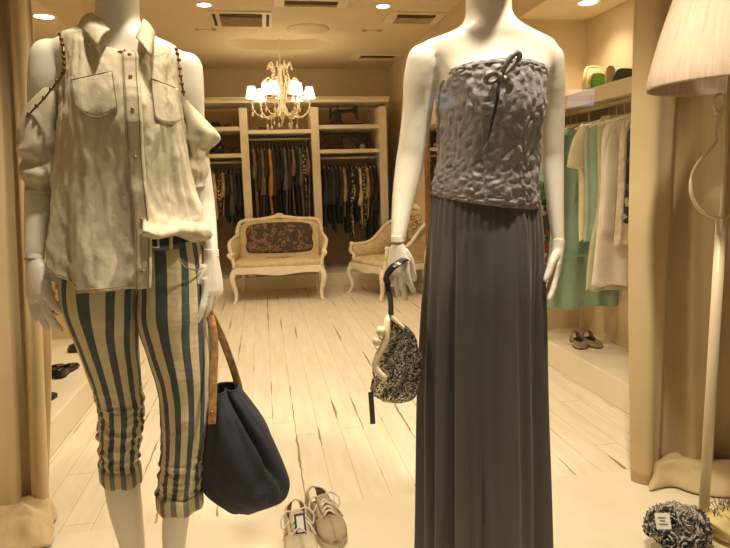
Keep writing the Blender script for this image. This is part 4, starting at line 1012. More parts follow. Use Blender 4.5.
# ------------------------------------------------------------------ sequinned clutch on its wrist strap
def clutch():
    Y = 1.46
    c = at(396, 370, Y); t = thing('clutch_bag', 'sequinned silver and black clutch with ivory clasp hanging from mannequin wrist', 'bag', (c.x, Y, c.z-0.1))
    R_ = [((388, 318), (399, 320), .012), ((386, 328), (412, 332), .028), ((383, 342), (418, 345), .038), ((378, 360), (420, 360), .045), ((373, 378), (421, 376), .048), ((372, 390), (419, 388), .044), ((377, 398), (413, 397), .034), ((388, 402), (404, 402), .012)]
    n = 110; rg = [ring(a, b, Y, bf, bf, n, 2.0) for a, b, bf in R_]; big = resample_rings(rg, 9); out = []
    for i, r in enumerate(big):
        ce = sum(r, Vector())/n; v = i/(len(big)-1); row = []
        for j, p in enumerate(r):
            th = 2*PI*j/n; nrm = (p-ce).normalized(); x = math.cos(th)
            row.append(p+nrm*(0.0075*math.sin(13*x+18*v+3*nz(x*2, v*3, 1))*math.sin(PI*v)+0.002*nz(x*14, v*16, 4)))
        out.append(row)
    b = MB().loft(out, cap0=True, cap1=True).build('bag_body', sequin_m, t)
    P_ = cr([at(387, 315, Y-.03), at(386.5, 326, Y-.045), at(385, 342, Y-.052), at(378, 356, Y-.055), at(375, 366, Y-.055), at(380, 374, Y-.06), at(386, 380, Y-.062)], 6)
    MB().tube(P_, [0.006]*3+[0.009]*(len(P_)-8)+[0.010, 0.009, 0.008, 0.006, 0.004], 10, flat=0.8).build('clasp_frame', ivory_m, t)
    P2 = cr([at(389, 314, Y-.0), at(394, 319, Y-.02), at(400, 324, Y-.03), at(404, 328, Y-.034)], 5)
    MB().tube(P2, [0.006]*8+[0.005]*(len(P2)-8), 10).build('clasp_frame', ivory_m, t)
    for x, y in ((381, 331), (377.5, 341)): MB().ball(at(x, y, Y-.055), 0.0125, 16, 10).build('clasp_ball', ivory_m, t)
    # black wrist strap: loop round the hand, then down to the frame
    lp = cr([at(405.5, 259, Y-.02), at(400, 262, Y-.042), at(392, 268, Y-.050), at(386.5, 276, Y-.040), at(386, 283, Y-.02), at(394, 274, Y+.05), at(403, 262, Y+.03)], 6)
    MB().tube(lp+[lp[0]], 0.0105, 10, flat=0.25, up=(0.6, 0.5, 0.6)).build('wrist_strap', leather_black, t)
    dn = cr([at(386.5, 277, Y-.04), at(388, 290, Y-.04), at(390.5, 300, Y-.03), at(391, 314, Y-.015), at(391, 320, Y-.01)], 5)
    MB().tube(dn, 0.0068, 10, flat=0.25, up=(0, 1, 0)).build('wrist_strap', leather_black, t)
    MB().box(at(371.8, 408, Y-.03), (0.013, 0.002, 0.085), Matrix.Rotation(-0.04, 3, 'Y')).build('swing_tag', M('dark_card', (62, 52, 46), 0.5), t, smooth=False)
    MB().tube([at(373.5, 388, Y-.04), at(371.5, 393, Y-.03)], 0.0012, 5).build('tag_cord', black_m, t)
clutch()
# ------------------------------------------------------------------ footwear
def prof_at(tab, t):
    for (a, va), (b, vb) in zip(tab, tab[1:]):
        if a <= t <= b:
            k = (t-a)/(b-a); k = k*k*(3-2*k); return va+(vb-va)*k
    return tab[-1][1]
def shoe(name, label, group, loc, rz, L, W, mat, kind, side=1, sole=None, lining=None):
    """local: heel at y=+L/2, toe at y=-L/2 (towards -y)"""
    t = thing(name, label, 'shoe', loc, rz, group)
    hw = [(0, .34), (.05, .66), (.16, .80), (.4, .74), (.62, .95), (.74, 1.0), (.88, .82), (.96, .5), (1, .16)]
    if kind == 'sneaker': ht = [(0, .085), (.1, .088), (.3, .070), (.45, .078), (.6, .066), (.8, .050), (.93, .040), (1, .022)]; o0, o1, sh = 0.02, 0.47, 0.024
    elif kind == 'flat': ht = [(0, .052), (.12, .055), (.3, .036), (.6, .030), (.8, .028), (.93, .022), (1, .010)]; o0, o1, sh = 0.04, 0.72, 0.008
    else: ht = [(0, .16), (.15, .165), (.35, .15), (.5, .085), (.7, .058), (.9, .046), (1, .02)]; o0, o1, sh = 0.02, 0.38, 0.018
    N = 36; bend = lambda q: 0.010*side*math.sin(PI*q)
    pt = lambda q, x, z: Vector((x+bend(q), L/2-q*L, z))
    rings = []; tops = []
    for i in range(N+1):
        q = i/N; w = prof_at(hw, q)*W/2; h = prof_at(ht, q); row = []
        op = 0.0
        if o0 < q < o1: op = math.sin(PI*(q-o0)/(o1-o0))**0.6*(0.80 if kind != 'flat' else 0.86)
        for j in range(21):
            a = PI*j/20; s = -math.cos(a); z = math.sin(a)
            aa = abs(s)**0.8
            s2 = math.copysign(aa, s)
            if abs(s2) < op: s2 = math.copysign(op, s2 if j != 10 else 1) if j != 10 else 0
            zz = sh+(h-sh)*z**0.62
            row.append((s2, w, zz, q))
        tops.append(op); rings.append(row)
    Lf = [[pt(q, -op_adj(s2, w), zz) for s2, w, zz, q in row[:10]] for row in rings] if False else None
    # two halves so that the opening stays open
    left = MB()
    def half(sgn):
        out = []
        for i, row in enumerate(rings):
            q = i/N; w = row[0][1]; h = prof_at(ht, q); op = tops[i]; r_ = []
            for k in range(9):
                a = (PI/2)*k/8; s = math.cos(a)**0.8 if k < 8 else 0.0; z = math.sin(a)**0.62
                x = op*w*0.98+(1-op)*w*s if op > 0 else w*s
                x = max(x, 0); bul = 1.0
                r_.append(pt(q, sgn*x, sh+(h-sh)*z))
            out.append(r_)
        return out
    m = MB()
    for s in (-1, 1): m.loft(half(s), closed=False)
    m.build('upper', mat, t, local=True, solid=0.0035)
    m = MB()
    ol = [pt(i/N, -prof_at(hw, i/N)*W/2*1.05, 0) for i in range(N+1)]+[pt(i/N, prof_at(hw, i/N)*W/2*1.05, 0) for i in range(N, -1, -1)]
    up_ = lambda z, k: [Vector((p.x*k, p.y*(1+(k-1)*.4), z)) for p in ol]
    m.loft([up_(0, .94), up_(0.004, 1.0), up_(sh, 1.0), up_(sh+.002, .96)], cap0=True, cap1=True); m.build('sole', sole or sole_m, t, local=True)
    ins = lambda z, k: [Vector((p.x*k, p.y*.97, z)) for p in ol]
    MB().loft([ins(sh+.003, .9), ins(sh+.006, .88)], cap0=True, cap1=True).build('insole', lining or insole_m, t, local=True)
    if kind == 'sneaker':
        MB().grid(lambda u, v: pt(.33+.27*v, (u-.5)*.046, .098-.026*v-.010*(2*u-1)**2), 8, 8).build('tongue', mat, t, local=True, solid=.005)
        m = MB()
        for k in range(5):
            q = .34+.065*k; z = prof_at(ht, q)+.010; w_ = .021
            m.tube(cr([pt(q, -w_, z-.008), pt(q+.02, 0, z+.004), pt(q+.05, w_, z-.009)], 4), .0032, 6, flat=.6)
            m.tube(cr([pt(q, w_, z-.008), pt(q+.02, 0, z+.006), pt(q+.05, -w_, z-.009)], 4), .0032, 6, flat=.6)
        z = prof_at(ht, .34)+.016
        m.tube(cr([pt(.35, 0, z), pt(.32, .03, z+.012), pt(.38, .055, z-.004), pt(.44, .05, z-.03), pt(.40, .03, z-.008), pt(.36, .005, z)], 4), .0030, 6)
        m.tube(cr([pt(.35, 0, z), pt(.34, -.03, z+.010), pt(.40, -.05, z-.008), pt(.46, -.045, z-.03), pt(.41, -.02, z-.006), pt(.36, 0, z)], 4), .0030, 6)
        m.tube(cr([pt(.35, 0, z), pt(.46, .035, z-.02), pt(.55, .055, z-.052)], 4), .0030, 6)
        m.build('laces', lace_m, t, local=True)
        for sx in (-1, 1):
            MB().grid(lambda u, v: pt(.40+.16*u+.05*v, sx*(prof_at(hw, .45+.1*u)*W/2*(1.04-.22*v)+.001), sh+.008+.034*v), 4, 4).build('side_stripe', M('shoe_stripe', (150, 126, 92), .7), t, local=True, solid=.003)
    if kind == 'flat':
        pass
    if kind == 'boot':
        m = MB()
        for k in range(4):
            q = .40+.05*k; z = prof_at(ht, q)+.004
            m.tube([pt(q, -.02, z-.006), pt(q+.01, 0, z+.003), pt(q+.02, .02, z-.006)], .003, 6)
        m.build('laces', black_m, t, local=True)
        MB().box(pt(.14, 0, .014), (W*.74, L*.26, .028)).build('heel', sole or sole_m, t, local=True, smooth=False, bevel=.004)
    return t
SG = 'pair of suede sneakers on the display floor'
a = gnd(338, 553); b = gnd(316, 520); dv = (a-b)
def place(toe, heel, L, zz):
    d = (toe-heel); rz = math.atan2(d.x, -d.y); d.normalize(); c = toe-d*L/2; return (c.x, c.y, zz), rz
p, r = place(gnd(337, 552), gnd(321, 524), .27, .004)
shoe('sneaker', 'right hand taupe suede lace-up sneaker standing on the floor without a tag', SG, p, r, .27, .098, shoe_taupe, 'sneaker', 1)
p, r = place(gnd(308, 572), gnd(299, 534), .27, .004)
s1 = shoe('sneaker', 'left hand cream suede lace-up sneaker with blue edged price tag', SG, p, r, .27, .098, shoe_cream, 'sneaker', -1)
q = at(301, 541, p[1]+.0).copy()
tg = MB().box((-0.004, -.022, .088), (.034, .003, .060), Matrix.Rotation(-.7, 3, 'X')).build('price_tag', tag_navy, s1, local=True, smooth=False, bevel=.001)
MB().box((-0.004, -.0245, .0875), (.022, .003, .048), Matrix.Rotation(-.7, 3, 'X')).build('tag_face', paper_m, tg, local=True, smooth=False)
FG = 'pair of taupe flats on the right platform'
for (tx, ty), (hx, hy), lab, sd_ in (((581, 350), (572.5, 338), 'left shoe of taupe ballet flats on the right platform', 1), ((599, 349), (583, 336), 'right shoe of taupe ballet flats on the right platform', -1)):
    p, r = place(gnd(tx, ty, .15), gnd(hx, hy, .15), .235, .15)
    shoe('ballet_flat', lab, FG, p, r, .235, .085, M('pewter_leather', (150, 132, 100), .35, .08), 'flat', sd_, sole=M('dark_sole', (70, 54, 38), .6), lining=M('dark_lining', (46, 36, 26), .8))
BG = 'dark shoes on the left platform'
dsole = M('black_sole', (24, 20, 18), .5)
for (tx, ty), (hx, hy), k, lab in (((75, 366), (62, 376), 'flat', 'shiny black shoe lying across the left platform'), ((61, 367), (48, 378), 'flat', 'black shoe half hidden by curtain on the left platform'),
                                   ((67, 353), (82, 350), 'boot', 'black lace-up ankle boot at back of left platform'), ((54, 396), (42, 402), 'flat', 'black toe tip peeping past the left curtain edge')):
    p, r = place(gnd(tx, ty, .15), gnd(hx, hy, .15), .23, .15)
    shoe('boot' if k == 'boot' else 'flat_shoe', lab, BG, p, r, .25 if k == 'flat' else .22, .088, leather_black, k, 1, sole=dsole, lining=dsole)

# ------------------------------------------------------------------ clothes on the right hand rail
RX = 1.84
za = onX(562, 115.5, RX); zb = onX(638, 97.5, RX); RZ = (za.z+zb.z)/2
rl = thing('clothes_rail', 'pale round clothes rail under the right wall shelf', 'clothes rail', (RX, 2.9, RZ))
MB().tube([(RX, 2.1, RZ), (RX, YN, RZ)], 0.016, 12).build('rail', lampmetal_m, rl)
SHX = 1.74; sa = onX(582, 91, SHX); sb = onX(640, 73, SHX); ST = (sa.z+sb.z)/2; SB = onX(600, 100, SHX).z
for y in (2.78, 3.30): MB().tube([(RX, y, RZ+.01), (RX, y, SB+.01)], .009, 10).build('bracket', lampmetal_m, rl)
sh_ = thing('wall_shelf', 'thick cream shelf along the right wall above the clothes rail', 'shelf', (SHX, 2.9, SB))
MB().bx(SHX, NR, 2.1, YN, SB, ST).build('board', wood_white, sh_, smooth=False, bevel=.004)
MB().bx(SHX-.004, SHX+.0, 2.1, YN, SB-.004, SB+.002).build('trim', wood_white, sh_, smooth=False)
def garment(name, label, cat, x0, x1, y, top, rows, mat, sleeves=(), grp='clothes on the right hand rail', neck=0.06, depth=.045, fold=.008, seed=0, yaw=0.0, flare=10, open_front=False):
    """front-facing hanging garment; rows = [(drop below the rail, half width)], x0..x1 unused sides come from rows; local origin on the rail"""
    t = thing(name, label, cat, (RX, y, RZ), yaw, grp)
    rnd = random.Random(seed); n = 120
    R_ = []
    for dz, hw in rows:
        R_.append((dz, hw))
    tab = cr([(dz, hw, 0) for dz, hw in R_], 7); rings = []
    for i, q in enumerate(tab):
        v = i/(len(tab)-1); r = []
        for j in range(n):
            th = 2*PI*j/n; c, s = math.cos(th), math.sin(th)
            d = depth*min(1, .35+v*3)
            f = fold*min(1, v*2.5)*(math.sin(flare*th+seed+2*nz(v*2, th, seed))+.6*nz(th*3, v*4, seed+3))
            sl = -.035*abs(c)**1.5*max(0, 1-v*6)
            r.append(Vector((c*(q.x*0+q.y)*(1+.4*f), s*(d+f)*(1 if s > 0 else 1), -q.x+sl+(.006*math.sin(6*th+seed) if i == len(tab)-1 else 0))))
        rings.append(r)
    b = MB().loft(rings, cap0=True).build('garment_body', mat, t, local=True, solid=.002)
    for pts, r in sleeves:
        rr = r if isinstance(r, (list, tuple)) else [r]*len(pts)
        P_ = cr([Vector(p) for p in pts], 6); m = MB(); m.tube(P_, cr1(rr, 6), 16, flat=.6, up=(0, 1, 0)); 
        for k, v_ in enumerate(m.v): m.v[k] = v_+Vector((0, .006*nz(v_.x*14, v_.z*14, seed), .0))
        m.build('sleeve', mat, t, local=True)
    h = MB().tube(cr([(0, 0, -.075), (0, 0, -.02), (0, .02, .014), (0, 0, .032), (0, -.020, .012)], 4), .003, 6)
    h.tube(cr([(-.19, 0, -.125), (-.06, 0, -.085), (0, 0, -.075), (.06, 0, -.085), (.19, 0, -.125)], 4), .007, 8)
    h.build('hanger', wood_white, t, local=True)
    return t
teal_m = M('sea_green_cotton', (146, 174, 152), .85, .08, 8, .15, 140, sheen=.2)
aqua_m = M('pale_aqua_cotton', (168, 186, 176), .85, .06, 8)
cream_m = M('cream_gauze', (226, 214, 182), .85, .05, 10, .15, 140)
white_m = M('white_knit', (238, 230, 218), .9, .05, 10, .3, 160)
yellow_m = M('yellow_cotton', (206, 176, 40), .85, .08, 10)
green2_m = M('dark_green_print', (70, 98, 66), .85, .2, 40)
pgreen_m = M('pale_green_cloth', (196, 198, 156), .85, .06, 10)
RG = 'clothes on the right hand rail'
y_of = lambda px: onX(px, 115, RX).y
# far to near
garment('hanging_garment', 'yellow top farthest back on the right hand rail', 'clothes', 0, 0, 3.50, 0, [(.085, .05), (.12, .19), (.3, .23), (.62, .22)], yellow_m, [], seed=1)
garment('hanging_garment', 'red and green floral dress behind the sea green dress', 'clothes', 0, 0, 3.43, 0, [(.085, .05), (.12, .20), (.3, .235), (.8, .235), (.93, .225)], printfloral_m, [], seed=2)
garment('hanging_garment', 'dark green printed top between yellow top and sea green dress', 'clothes', 0, 0, 3.36, 0, [(.085, .05), (.12, .19), (.3, .22), (.5, .22)], green2_m, [], seed=3)
tl = garment('hanging_dress', 'long tiered sea green dress on the right hand rail', 'dress', 0, 0, 3.22, 0,
        [(.08, .05), (.11, .16), (.20, .20), (.40, .195), (.62, .215), (.80, .225), (.83, .23), (1.0, .26), (1.13, .27)], teal_m, [([(-.16, 0, -.13), (-.225, -.01, -.27), (-.235, -.01, -.40)], [.05, .06, .055])], seed=4, fold=.012, flare=11)
MB().tube(cr([(-.225, -.05, -.815), (-.1, -.068, -.82), (0.05, -.068, -.818), (.2, -.055, -.815)], 6), .006, 6).build('ruffle_seam', teal_m, tl, local=True)
pk = MB().grid(lambda u, v: Vector((-.12+.10*u, -.066+.006*math.sin(PI*u)-.012*math.sin(PI*u)*math.sin(PI*v), -.40-.12*v+.012*math.sin(PI*u)*(1-v))), 8, 6).build('pocket', teal_m, tl, local=True, solid=.004)
garment('hanging_blouse', 'cream short sleeved blouse in front of the sea green dress', 'blouse', 0, 0, 3.02, 0,
        [(.08, .05), (.11, .15), (.2, .185), (.4, .16), (.62, .155), (.72, .15)], cream_m, [([(-.11, 0, -.12), (-.155, -.01, -.22), (-.175, -.01, -.33)], [.05, .062, .064])], seed=5)
garment('hanging_garment', 'pale aqua top behind the white cardigan', 'clothes', 0, 0, 2.95, 0, [(.08, .05), (.11, .15), (.2, .175), (.5, .16), (.72, .165)], aqua_m, [], seed=6)
garment('hanging_garment', 'pale green skirt like garment below the white cardigan', 'clothes', 0, 0, 2.88, 0, [(.08, .05), (.11, .14), (.5, .13), (.75, .17), (.97, .185)], pgreen_m, [], seed=7)
garment('hanging_cardigan', 'long white open cardigan beside the beige curtain', 'cardigan', 0, 0, 2.80, 0,
        [(.08, .05), (.11, .13), (.2, .165), (.45, .165), (.75, .185), (.93, .20)], white_m, [([(-.10, 0, -.13), (-.125, -.03, -.36), (-.145, -.04, -.66)], [.045, .04, .036])], seed=8, flare=7)
garment('hanging_garment', 'black and green printed top over white hem nearest the curtain', 'clothes', 0, 0, 2.68, 0, [(.08, .04), (.11, .08), (.2, .10), (.45, .105), (.60, .11)], printblack_m, [], seed=9)
garment('hanging_garment', 'white top with red embroidered hem hanging nearest the curtain', 'clothes', 0, 0, 2.73, 0, [(.08, .05), (.11, .09), (.2, .11), (.45, .115), (.72, .125)],
        M('white_embroidered', (228, 212, 190), .9, .1, 30), [], seed=10)
# bags on the right shelf
def pouch(name, label, px0, px1, pyb, pyt, mat, trim, yc, lean=0.0, th=.035):
    a = at(px0, pyb, yc); b = at(px1, pyb, yc); top = at((px0+px1)/2, pyt, yc).z; w = (b.x-a.x)/2; hgt = max(.06, top-ST)
    t = thing(name, label, 'handbag', ((a.x+b.x)/2, yc, ST))
    rg = []
    for z, k, d in ((0, .9, .9), (.02, 1.0, 1.1), (hgt*.5, 1.0, .9), (hgt*.85, .8, .5), (hgt, .55, .25)):
        rg.append([Vector((math.copysign(abs(math.cos(q))**.7, math.cos(q))*w*k, math.sin(q)*th*d+lean*z, z)) for q in [2*PI*i/36 for i in range(36)]])
    MB().loft(resample_rings(rg, 4), cap0=True, cap1=True).build('body', mat, t, local=True)
    m = MB().tube(cr([(-w*.98, -th*.2, .02), (-w*.98, -th*.3, hgt*.55), (-w*.6, lean*hgt, hgt), (w*.3, lean*hgt, hgt*1.02), (w*.75, 0, hgt*.8)], 5), .009, 8)
    m.build('trim_edge', trim, t, local=True)
    return t
lime = M('lime_green_leather', (84, 140, 30), .45, .06, 12); dgreen = M('deep_green_leather', (70, 92, 60), .5, .1, 12)
crm = M('cream_bag_leather', (226, 206, 156), .5, .06, 12)
pouch('handbag', 'cream handbag leaning behind the lime green clutch on right shelf', 583, 609, 82, 68, crm, crm, 3.26, .1)
pouch('clutch_bag', 'lime green clutch with cream edge on the right shelf', 588, 611, 84, 74, lime, crm, 3.16, .1, .025)
pouch('clutch_bag', 'dark green clutch lying at right on the shelf beside lampshade', 613, 640, 78, 70.5, dgreen, dgreen, 2.98, 0, .04)
pouch('handbag', 'cream pouch standing between the lime and dark green clutches', 606, 615, 80, 68, crm, crm, 3.06, 0, .02)

# ------------------------------------------------------------------ clothes behind the shirt mannequin (left niche rail)
LXr = -1.25; LZ = 1.42
rl2 = tag(MB().tube([(LXr, 2.2, LZ), (LXr, YL, LZ)], .015, 12).build('clothes_rail', lampmetal_m), 'pale clothes rail in the left niche behind shirt mannequin', 'clothes rail')
RXs, RZs = RX, RZ; RX, RZ = LXr, LZ
garment('hanging_dress', 'leopard print dress hanging behind the mannequin in striped trousers', 'dress', 0, 0, 3.30, 0, [(.08, .05), (.11, .16), (.3, .18), (.6, .19), (.90, .22)], leopard_m, [], grp='clothes on the left niche rail', seed=21)
garment('hanging_garment', 'tan brown garment in front of the leopard print dress', 'clothes', 0, 0, 3.22, 0, [(.08, .05), (.11, .15), (.3, .17), (.5, .14), (.84, .12)], M('tan_suede_cloth', (150, 100, 52), .9, .1, 20), [], grp='clothes on the left niche rail', seed=22)
garment('hanging_garment', 'black garment hanging nearest the shirt in the left niche', 'clothes', 0, 0, 3.12, 0, [(.08, .05), (.11, .15), (.3, .17), (.5, .14), (.74, .14)], black_m, [], grp='clothes on the left niche rail', seed=23)
RX, RZ = RXs, RZs

# ------------------------------------------------------------------ curtains
def curtain(label, path_top, path_bot, amp, nf, seed, zt, thick=.006, hemz=0.0):
    """vertical cloth sheet between two floor-plan curves; folds are real"""
    nu, nv = 150, 40; A = [cr(path_top, 12), cr(path_bot, 12)]
    def pick(C_, u):
        k = u*(len(C_)-1); i = min(int(k), len(C_)-2); return Vector(C_[i]).lerp(Vector(C_[i+1]), k-i)
    def fn(u, v):
        a = pick(A[0], u); b = pick(A[1], u); s = v*v*.55+v*.45
        p = a.lerp(b, s)
        tg_ = pick(A[1], min(1, u+.02))-pick(A[1], max(0, u-.02)); nr = Vector((-tg_.y, tg_.x, 0)).normalized()
        w = math.sin(2*PI*nf*(u+.16*v*v)+1.0*math.sin(2.4*v+seed)+seed)
        f = amp*(w*(.75+.25*v)+.30*math.sin(2*PI*nf*2.3*u+seed*2+1.6*v)+.35*nz(u*7, v*2.2, seed))
        p = p+nr*f; p.z = zt+(hemz-zt)*v
        return p
    return MB().grid(fn, nu, nv).build('curtain', curtain_m, solid=thick), fn
g = lambda px, py: gnd(px, py, 0)
# right curtain
bl = [gnd(632, 482), gnd(662, 474), gnd(698, 472), gnd(735, 468), gnd(800, 470)]
yb = [q.y for q in bl]
tp_ = [(at(645, 0, bl[0].y).x, bl[0].y, 0), (at(672, 0, bl[1].y).x, bl[1].y, 0), (at(705, 0, bl[2].y).x, bl[2].y, 0), (at(735, 0, bl[3].y).x, bl[3].y, 0), (at(790, 0, bl[4].y).x, bl[4].y, 0)]
cR, fnR = curtain('', tp_, [(q.x, q.y, 0) for q in bl], .042, 2.5, .6, 2.1, hemz=.006)
tag(cR, 'long beige curtain at right behind the floor lamp', 'curtain')
bl = [gnd(53, 512), gnd(42, 518), gnd(22, 520), gnd(-10, 524), gnd(-80, 524)]
tp_ = [(at(36, 0, bl[0].y).x, bl[0].y, 0), (at(27, 0, bl[1].y).x, bl[1].y, 0), (at(8, 0, bl[2].y).x, bl[2].y, 0), (at(-20, 0, bl[3].y).x, bl[3].y, 0), (at(-80, 0, bl[4].y).x, bl[4].y, 0)]
cL, fnL = curtain('', tp_, [(q.x, q.y, 0) for q in bl], .034, 2.6, 2.1, 2.1, hemz=.006)
tag(cL, 'long beige curtain at the left edge beside the shirt mannequin', 'curtain')
def puddle(parent, back, front, hgt, seed):
    """the hem spilling over the floor in folds"""
    B_ = cr([gnd(*q, 0) for q in back], 8); Fr = cr([gnd(*q, 0) for q in front], 8); k = len(B_)-1
    pick = lambda C_, u: C_[min(int(u*(len(C_)-1)), len(C_)-2)].lerp(C_[min(int(u*(len(C_)-1)), len(C_)-2)+1], u*(len(C_)-1)-min(int(u*(len(C_)-1)), len(C_)-2))
    H_ = cr1(hgt, 8)
    def fn(u, v):
        p = pick(B_, u).lerp(pick(Fr, u), v); h = H_[min(len(H_)-1, int(u*(len(H_)-1)+.5))]
        e = math.sin(PI*min(1, v*.92+.08))**.75*min(1, u*9+.05)
        f = .5+.38*math.sin(9*v+5*u+3*nz(u*3, v*3, seed))+.45*nz(u*5, v*6, seed+4)
        p = p.copy(); p.z = .010+e*h*(.62+.38*f)+.004*nz(u*14, v*14, seed)*e
        p.x += .02*nz(u*4, v*4, seed+9); p.y += .015*nz(u*4+3, v*4, seed+5); return p
    MB().grid(fn, 60, 40).build('hem_fold', curtain_m, parent, solid=.006)
puddle(cR, [(648, 474), (668, 470), (700, 468), (735, 466), (790, 466)], [(650, 493), (672, 489), (700, 497), (728, 500), (790, 500)], [.05, .10, .07, .06, .05], 3)
puddle(cL, [(56, 516), (38, 512), (14, 512), (-20, 512), (-70, 512)], [(52, 548), (36, 552), (8, 556), (-25, 560), (-80, 560)], [.06, .10, .085, .07, .06], 8)

# ------------------------------------------------------------------ floor lamp
def lamp():
    b = gnd(702, 538); Y = b.y; t = thing('floor_lamp', 'white floor lamp with linen shade and curly wrought stem at right', 'lamp', (b.x, b.y, .004))
    MB().lathe([(.001, .032), (.02, .03), (.06, .022), (.135, .014), (.148, .008), (.15, 0), (.001, 0)], n=48).build('base', lampmetal_m, t, local=True)
    zr = at(712, 86, Y).z; k = lambda px, py: at(px, py, Y)-Vector((b.x, b.y, .004))
    top = Vector((0, 0, zr+.33))
    zp = k(712, 219).z
    MB().tube([(0, 0, .02), (0, 0, zp)], .0150, 16).tube([(0, 0, zp-.02), (0, 0, zp+.02), (0, 0, zr+.26)], [.0145, .006, .0055], 12).build('pole', lampmetal_m, t, local=True)
    for sx in (-1, 1):
        cx = 712.5
        pts = [(702, 112), (698.5, 105), (700, 97), (706, 95), (708.5, 104), (705, 118), (702, 132), (703, 141), (697, 151), (687, 163), (681, 178), (682, 195), (690, 209), (702, 216), (714, 219)]
        P_ = []
        for x, y in pts:
            q = k(x, y); c0 = k(713.5, y); P_.append(Vector((sx*(c0.x-q.x)*1.0 if sx > 0 else -(c0.x-q.x), 0, q.z)))
        MB().tube(cr(P_, 5), .0052, 8).ball(P_[0], .008, 8, 6).build('scroll', lampmetal_m, t, local=True)
    rr = .212
    prof = [(rr, zr-.004), (rr*.985, zr+.04), (rr*.86, zr+.15), (rr*.72, zr+.25), (rr*.63, zr+.33)]
    MB().lathe(cr([(a_, z_, 0) for a_, z_ in prof], 4) and [(v.x, v.y) for v in cr([(a_, z_, 0) for a_, z_ in prof], 4)], n=72).build('lamp_shade', shade_m, t, local=True, solid=.003)
    m = MB()
    for a_ in range(3):
        an = 2*PI*a_/3; m.tube([(0, 0, zr+.25), (rr*.72*math.cos(an), rr*.72*math.sin(an), zr+.25)], .003, 6)
    m.build('shade_spider', lampmetal_m, t, local=True)
lamp()

# ------------------------------------------------------------------ rolled scarf with tag, and pouch, at the lamp's foot
def scarf():
    c = at(678, 524, 1.50); z0 = .05; t = thing('scarf', 'black and white ruffled scarf rolled up with white price tag', 'scarf', (c.x, 1.50, .036))
    rnd = random.Random(5); m = MB()
    R = .070
    for k in range(34):   # rosettes of ruffled cloth over a rolled heap
        u = 2*PI*rnd.random(); v = math.acos(rnd.uniform(-.15, 1)); nr = Vector((math.sin(v)*math.cos(u), math.sin(v)*math.sin(u), math.cos(v)))
        p = Vector((nr.x*R*1.25, nr.y*R, .05+nr.z*R*.85)); a_ = nr.orthogonal().normalized(); b_ = nr.cross(a_)
        P_ = []
        for i in range(26):
            th = i*.62; rad = .004+.0011*i; P_.append(p+a_*rad*math.cos(th)+b_*rad*math.sin(th)+nr*(.012-.0004*i+.003*math.sin(i*2.1)))
        m.loft([[q-nr*.012 for q in P_], [q+nr*.004+(q-p).normalized()*.003*math.sin(i*1.9) for i, q in enumerate(P_)]], closed=False)
    m.build('ruffles', scarf_m, t, local=True, solid=.002)
    MB().ball((0, 0, .048), .066, 28, 16, (1.28, 1.0, .86)).build('roll', scarf_m, t, local=True)
    tp = at(663, 521, 1.405)-Vector((c.x, 1.50, .036))
    tg_ = MB().box(tp, (.046, .002, .042), Matrix.Rotation(.14, 3, 'Y') @ Matrix.Rotation(-.5, 3, 'X')).build('price_tag', paper_m, t, local=True, smooth=False)
    mm = MB()
    for i, (w_, z_) in enumerate(((.024, .010), (.016, .002), (.028, -.007))): mm.box(tp+Vector((-.002, -.0022, 0)) + Matrix.Rotation(-.5, 3, 'X') @ Vector((0, 0, z_)), (w_, .001, .002), Matrix.Rotation(.14, 3, 'Y') @ Matrix.Rotation(-.5, 3, 'X'))
    mm.build('tag_print', ink_m, tg_, local=True, smooth=False)
scarf()
def pouch2():
    c = at(726, 528, 1.52); t = thing('scarf', 'pale straw coloured folded scarf with dark fringe beside the lamp pole', 'scarf', (c.x+.02, 1.52, .034))
    m = MB()
    rg = []
    for z, k in ((0, .9), (.012, 1.0), (.04, 1.0), (.062, .85), (.075, .5), (.078, .05)):
        rg.append([Vector((math.copysign(abs(math.cos(q))**.6, math.cos(q))*.085*k, math.sin(q)*.06*k, z+.010*math.sin(2*q+1)*k)) for q in [2*PI*i/60 for i in range(60)]])
    bg_ = resample_rings(rg, 5)
    for i, r in enumerate(bg_):
        bg_[i] = [p+Vector((p.x, p.y, 0)).normalized()*.010*math.sin(p.z*120+3*p.x*20+2*nz(p.x*20, p.y*20, 2)) for p in r]
    m.loft(bg_, cap0=True, cap1=True).build('folded_cloth', M('straw_cloth', (214, 196, 132), .7, .1, 20, .2, 120), t, local=True)
    f = MB(); rnd = random.Random(9)
    for k in range(46):
        p = Vector((rnd.uniform(-.07, .06), rnd.uniform(-.02, .05), .068)); e = p+Vector((rnd.uniform(-.025, .025), rnd.uniform(-.01, .01), rnd.uniform(.012, .04)))
        f.tube([p, (p+e)/2+Vector((rnd.uniform(-.008, .008), 0, .004)), e], .0012, 4)
    f.build('fringe', M('dark_fringe', (96, 72, 44), .9, .1, 20), t, local=True)
pouch2()

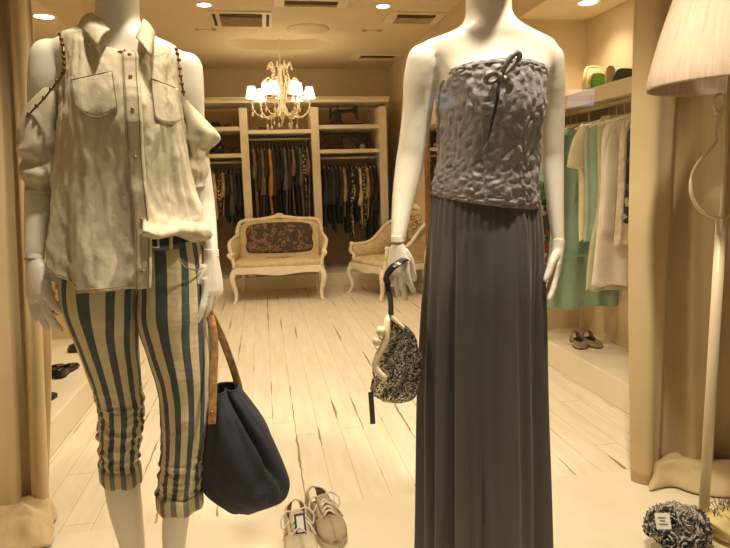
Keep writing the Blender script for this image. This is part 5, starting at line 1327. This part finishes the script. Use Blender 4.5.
# ------------------------------------------------------------------ lit signs across the street, seen mirrored in the pane
GY = 0.66
def street_sign(px, py, wpx, hpx, col, text, label, e):
    Ym = 6.3; c = at(px, py, Ym); sc_ = Ym/F; y = 2*GY-Ym
    t = thing('street_sign', label, 'sign', (c.x, y, c.z-hpx*sc_/2), 0)
    MB().box((0, -.03, hpx*sc_/2), (wpx*sc_, .06, hpx*sc_)).build('sign_box', M('sign_case', (120, 124, 140), .5), t, local=True, smooth=False)
    MB().box((0, .002, hpx*sc_/2), (wpx*sc_*.97, .004, hpx*sc_*.95)).build('lit_face', M_emit('sign_glow_'+text, col, e), t, local=True, smooth=False)
    if text:
        cu = bpy.data.curves.new('lettering', 'FONT'); cu.body = text; cu.size = hpx*sc_*.72; cu.align_x = 'CENTER'; cu.extrude = .002
        o = bpy.data.objects.new('lettering', cu); COL.objects.link(o)
        dg = bpy.context.evaluated_depsgraph_get(); dg.update(); me = bpy.data.meshes.new_from_object(o.evaluated_get(dg)); bpy.data.objects.remove(o)
        me.materials.clear(); me.materials.append(M('sign_ink', (10, 10, 24), .6))
        o = bpy.data.objects.new('lettering', me); COL.objects.link(o); o.parent = t
        o.location = (0, .012, hpx*sc_*.30); o.rotation_euler = (PI/2, 0, 0)
street_sign(581, 98, 31, 18, (.55, .66, 1.0), 'louam', 'pale blue lit shop sign mirrored in the glass beside the clothes rail', 6.5)
street_sign(440, 100, 32, 17, (.36, .48, .62), '', 'dim blue lit panel mirrored in the glass over the strapless top', 3.0)
# ------------------------------------------------------------------ light
def spot(name, loc, tgt, e, col, size, blend=.5, soft=.04):
    l = bpy.data.lights.new(name, 'SPOT'); l.energy = e; l.color = col; l.spot_size = size; l.spot_blend = blend; l.shadow_soft_size = soft
    o = bpy.data.objects.new(name, l); COL.objects.link(o); o.location = loc
    o.rotation_euler = (Vector(tgt)-Vector(loc)).to_track_quat('-Z', 'Y').to_euler(); return o
W1 = (1.0, .87, .66)
spot('window_spot', (.74, 1.19, 2.47), (.63, 1.5, .9), 135, W1, 1.5, .75)
spot('window_spot', (-.10, 1.18, 2.47), (-.29, 1.5, .9), 82, W1, 1.5, .75)
spot('window_spot', (.35, 1.75, 2.45), (.3, 2.5, 0), 55, (1.0, .85, .62), 2.0, .8)
for y in (3.0, 4.2):
    spot('shop_downlight', (.25, y, 2.46), (.25, y, 0), 56, (1.0, .84, .61), 2.3, .9, .06)
w = bpy.data.worlds.new('night_street'); SC.world = w; w.use_nodes = True
w.node_tree.nodes['Background'].inputs[0].default_value = (.90, .72, .48, 1); w.node_tree.nodes['Background'].inputs[1].default_value = .14
vs = SC.view_settings
vs.view_transform = 'Standard'; vs.look = 'None'; vs.gamma = 1.0; vs.exposure = 0.10; vs.use_curve_mapping = False
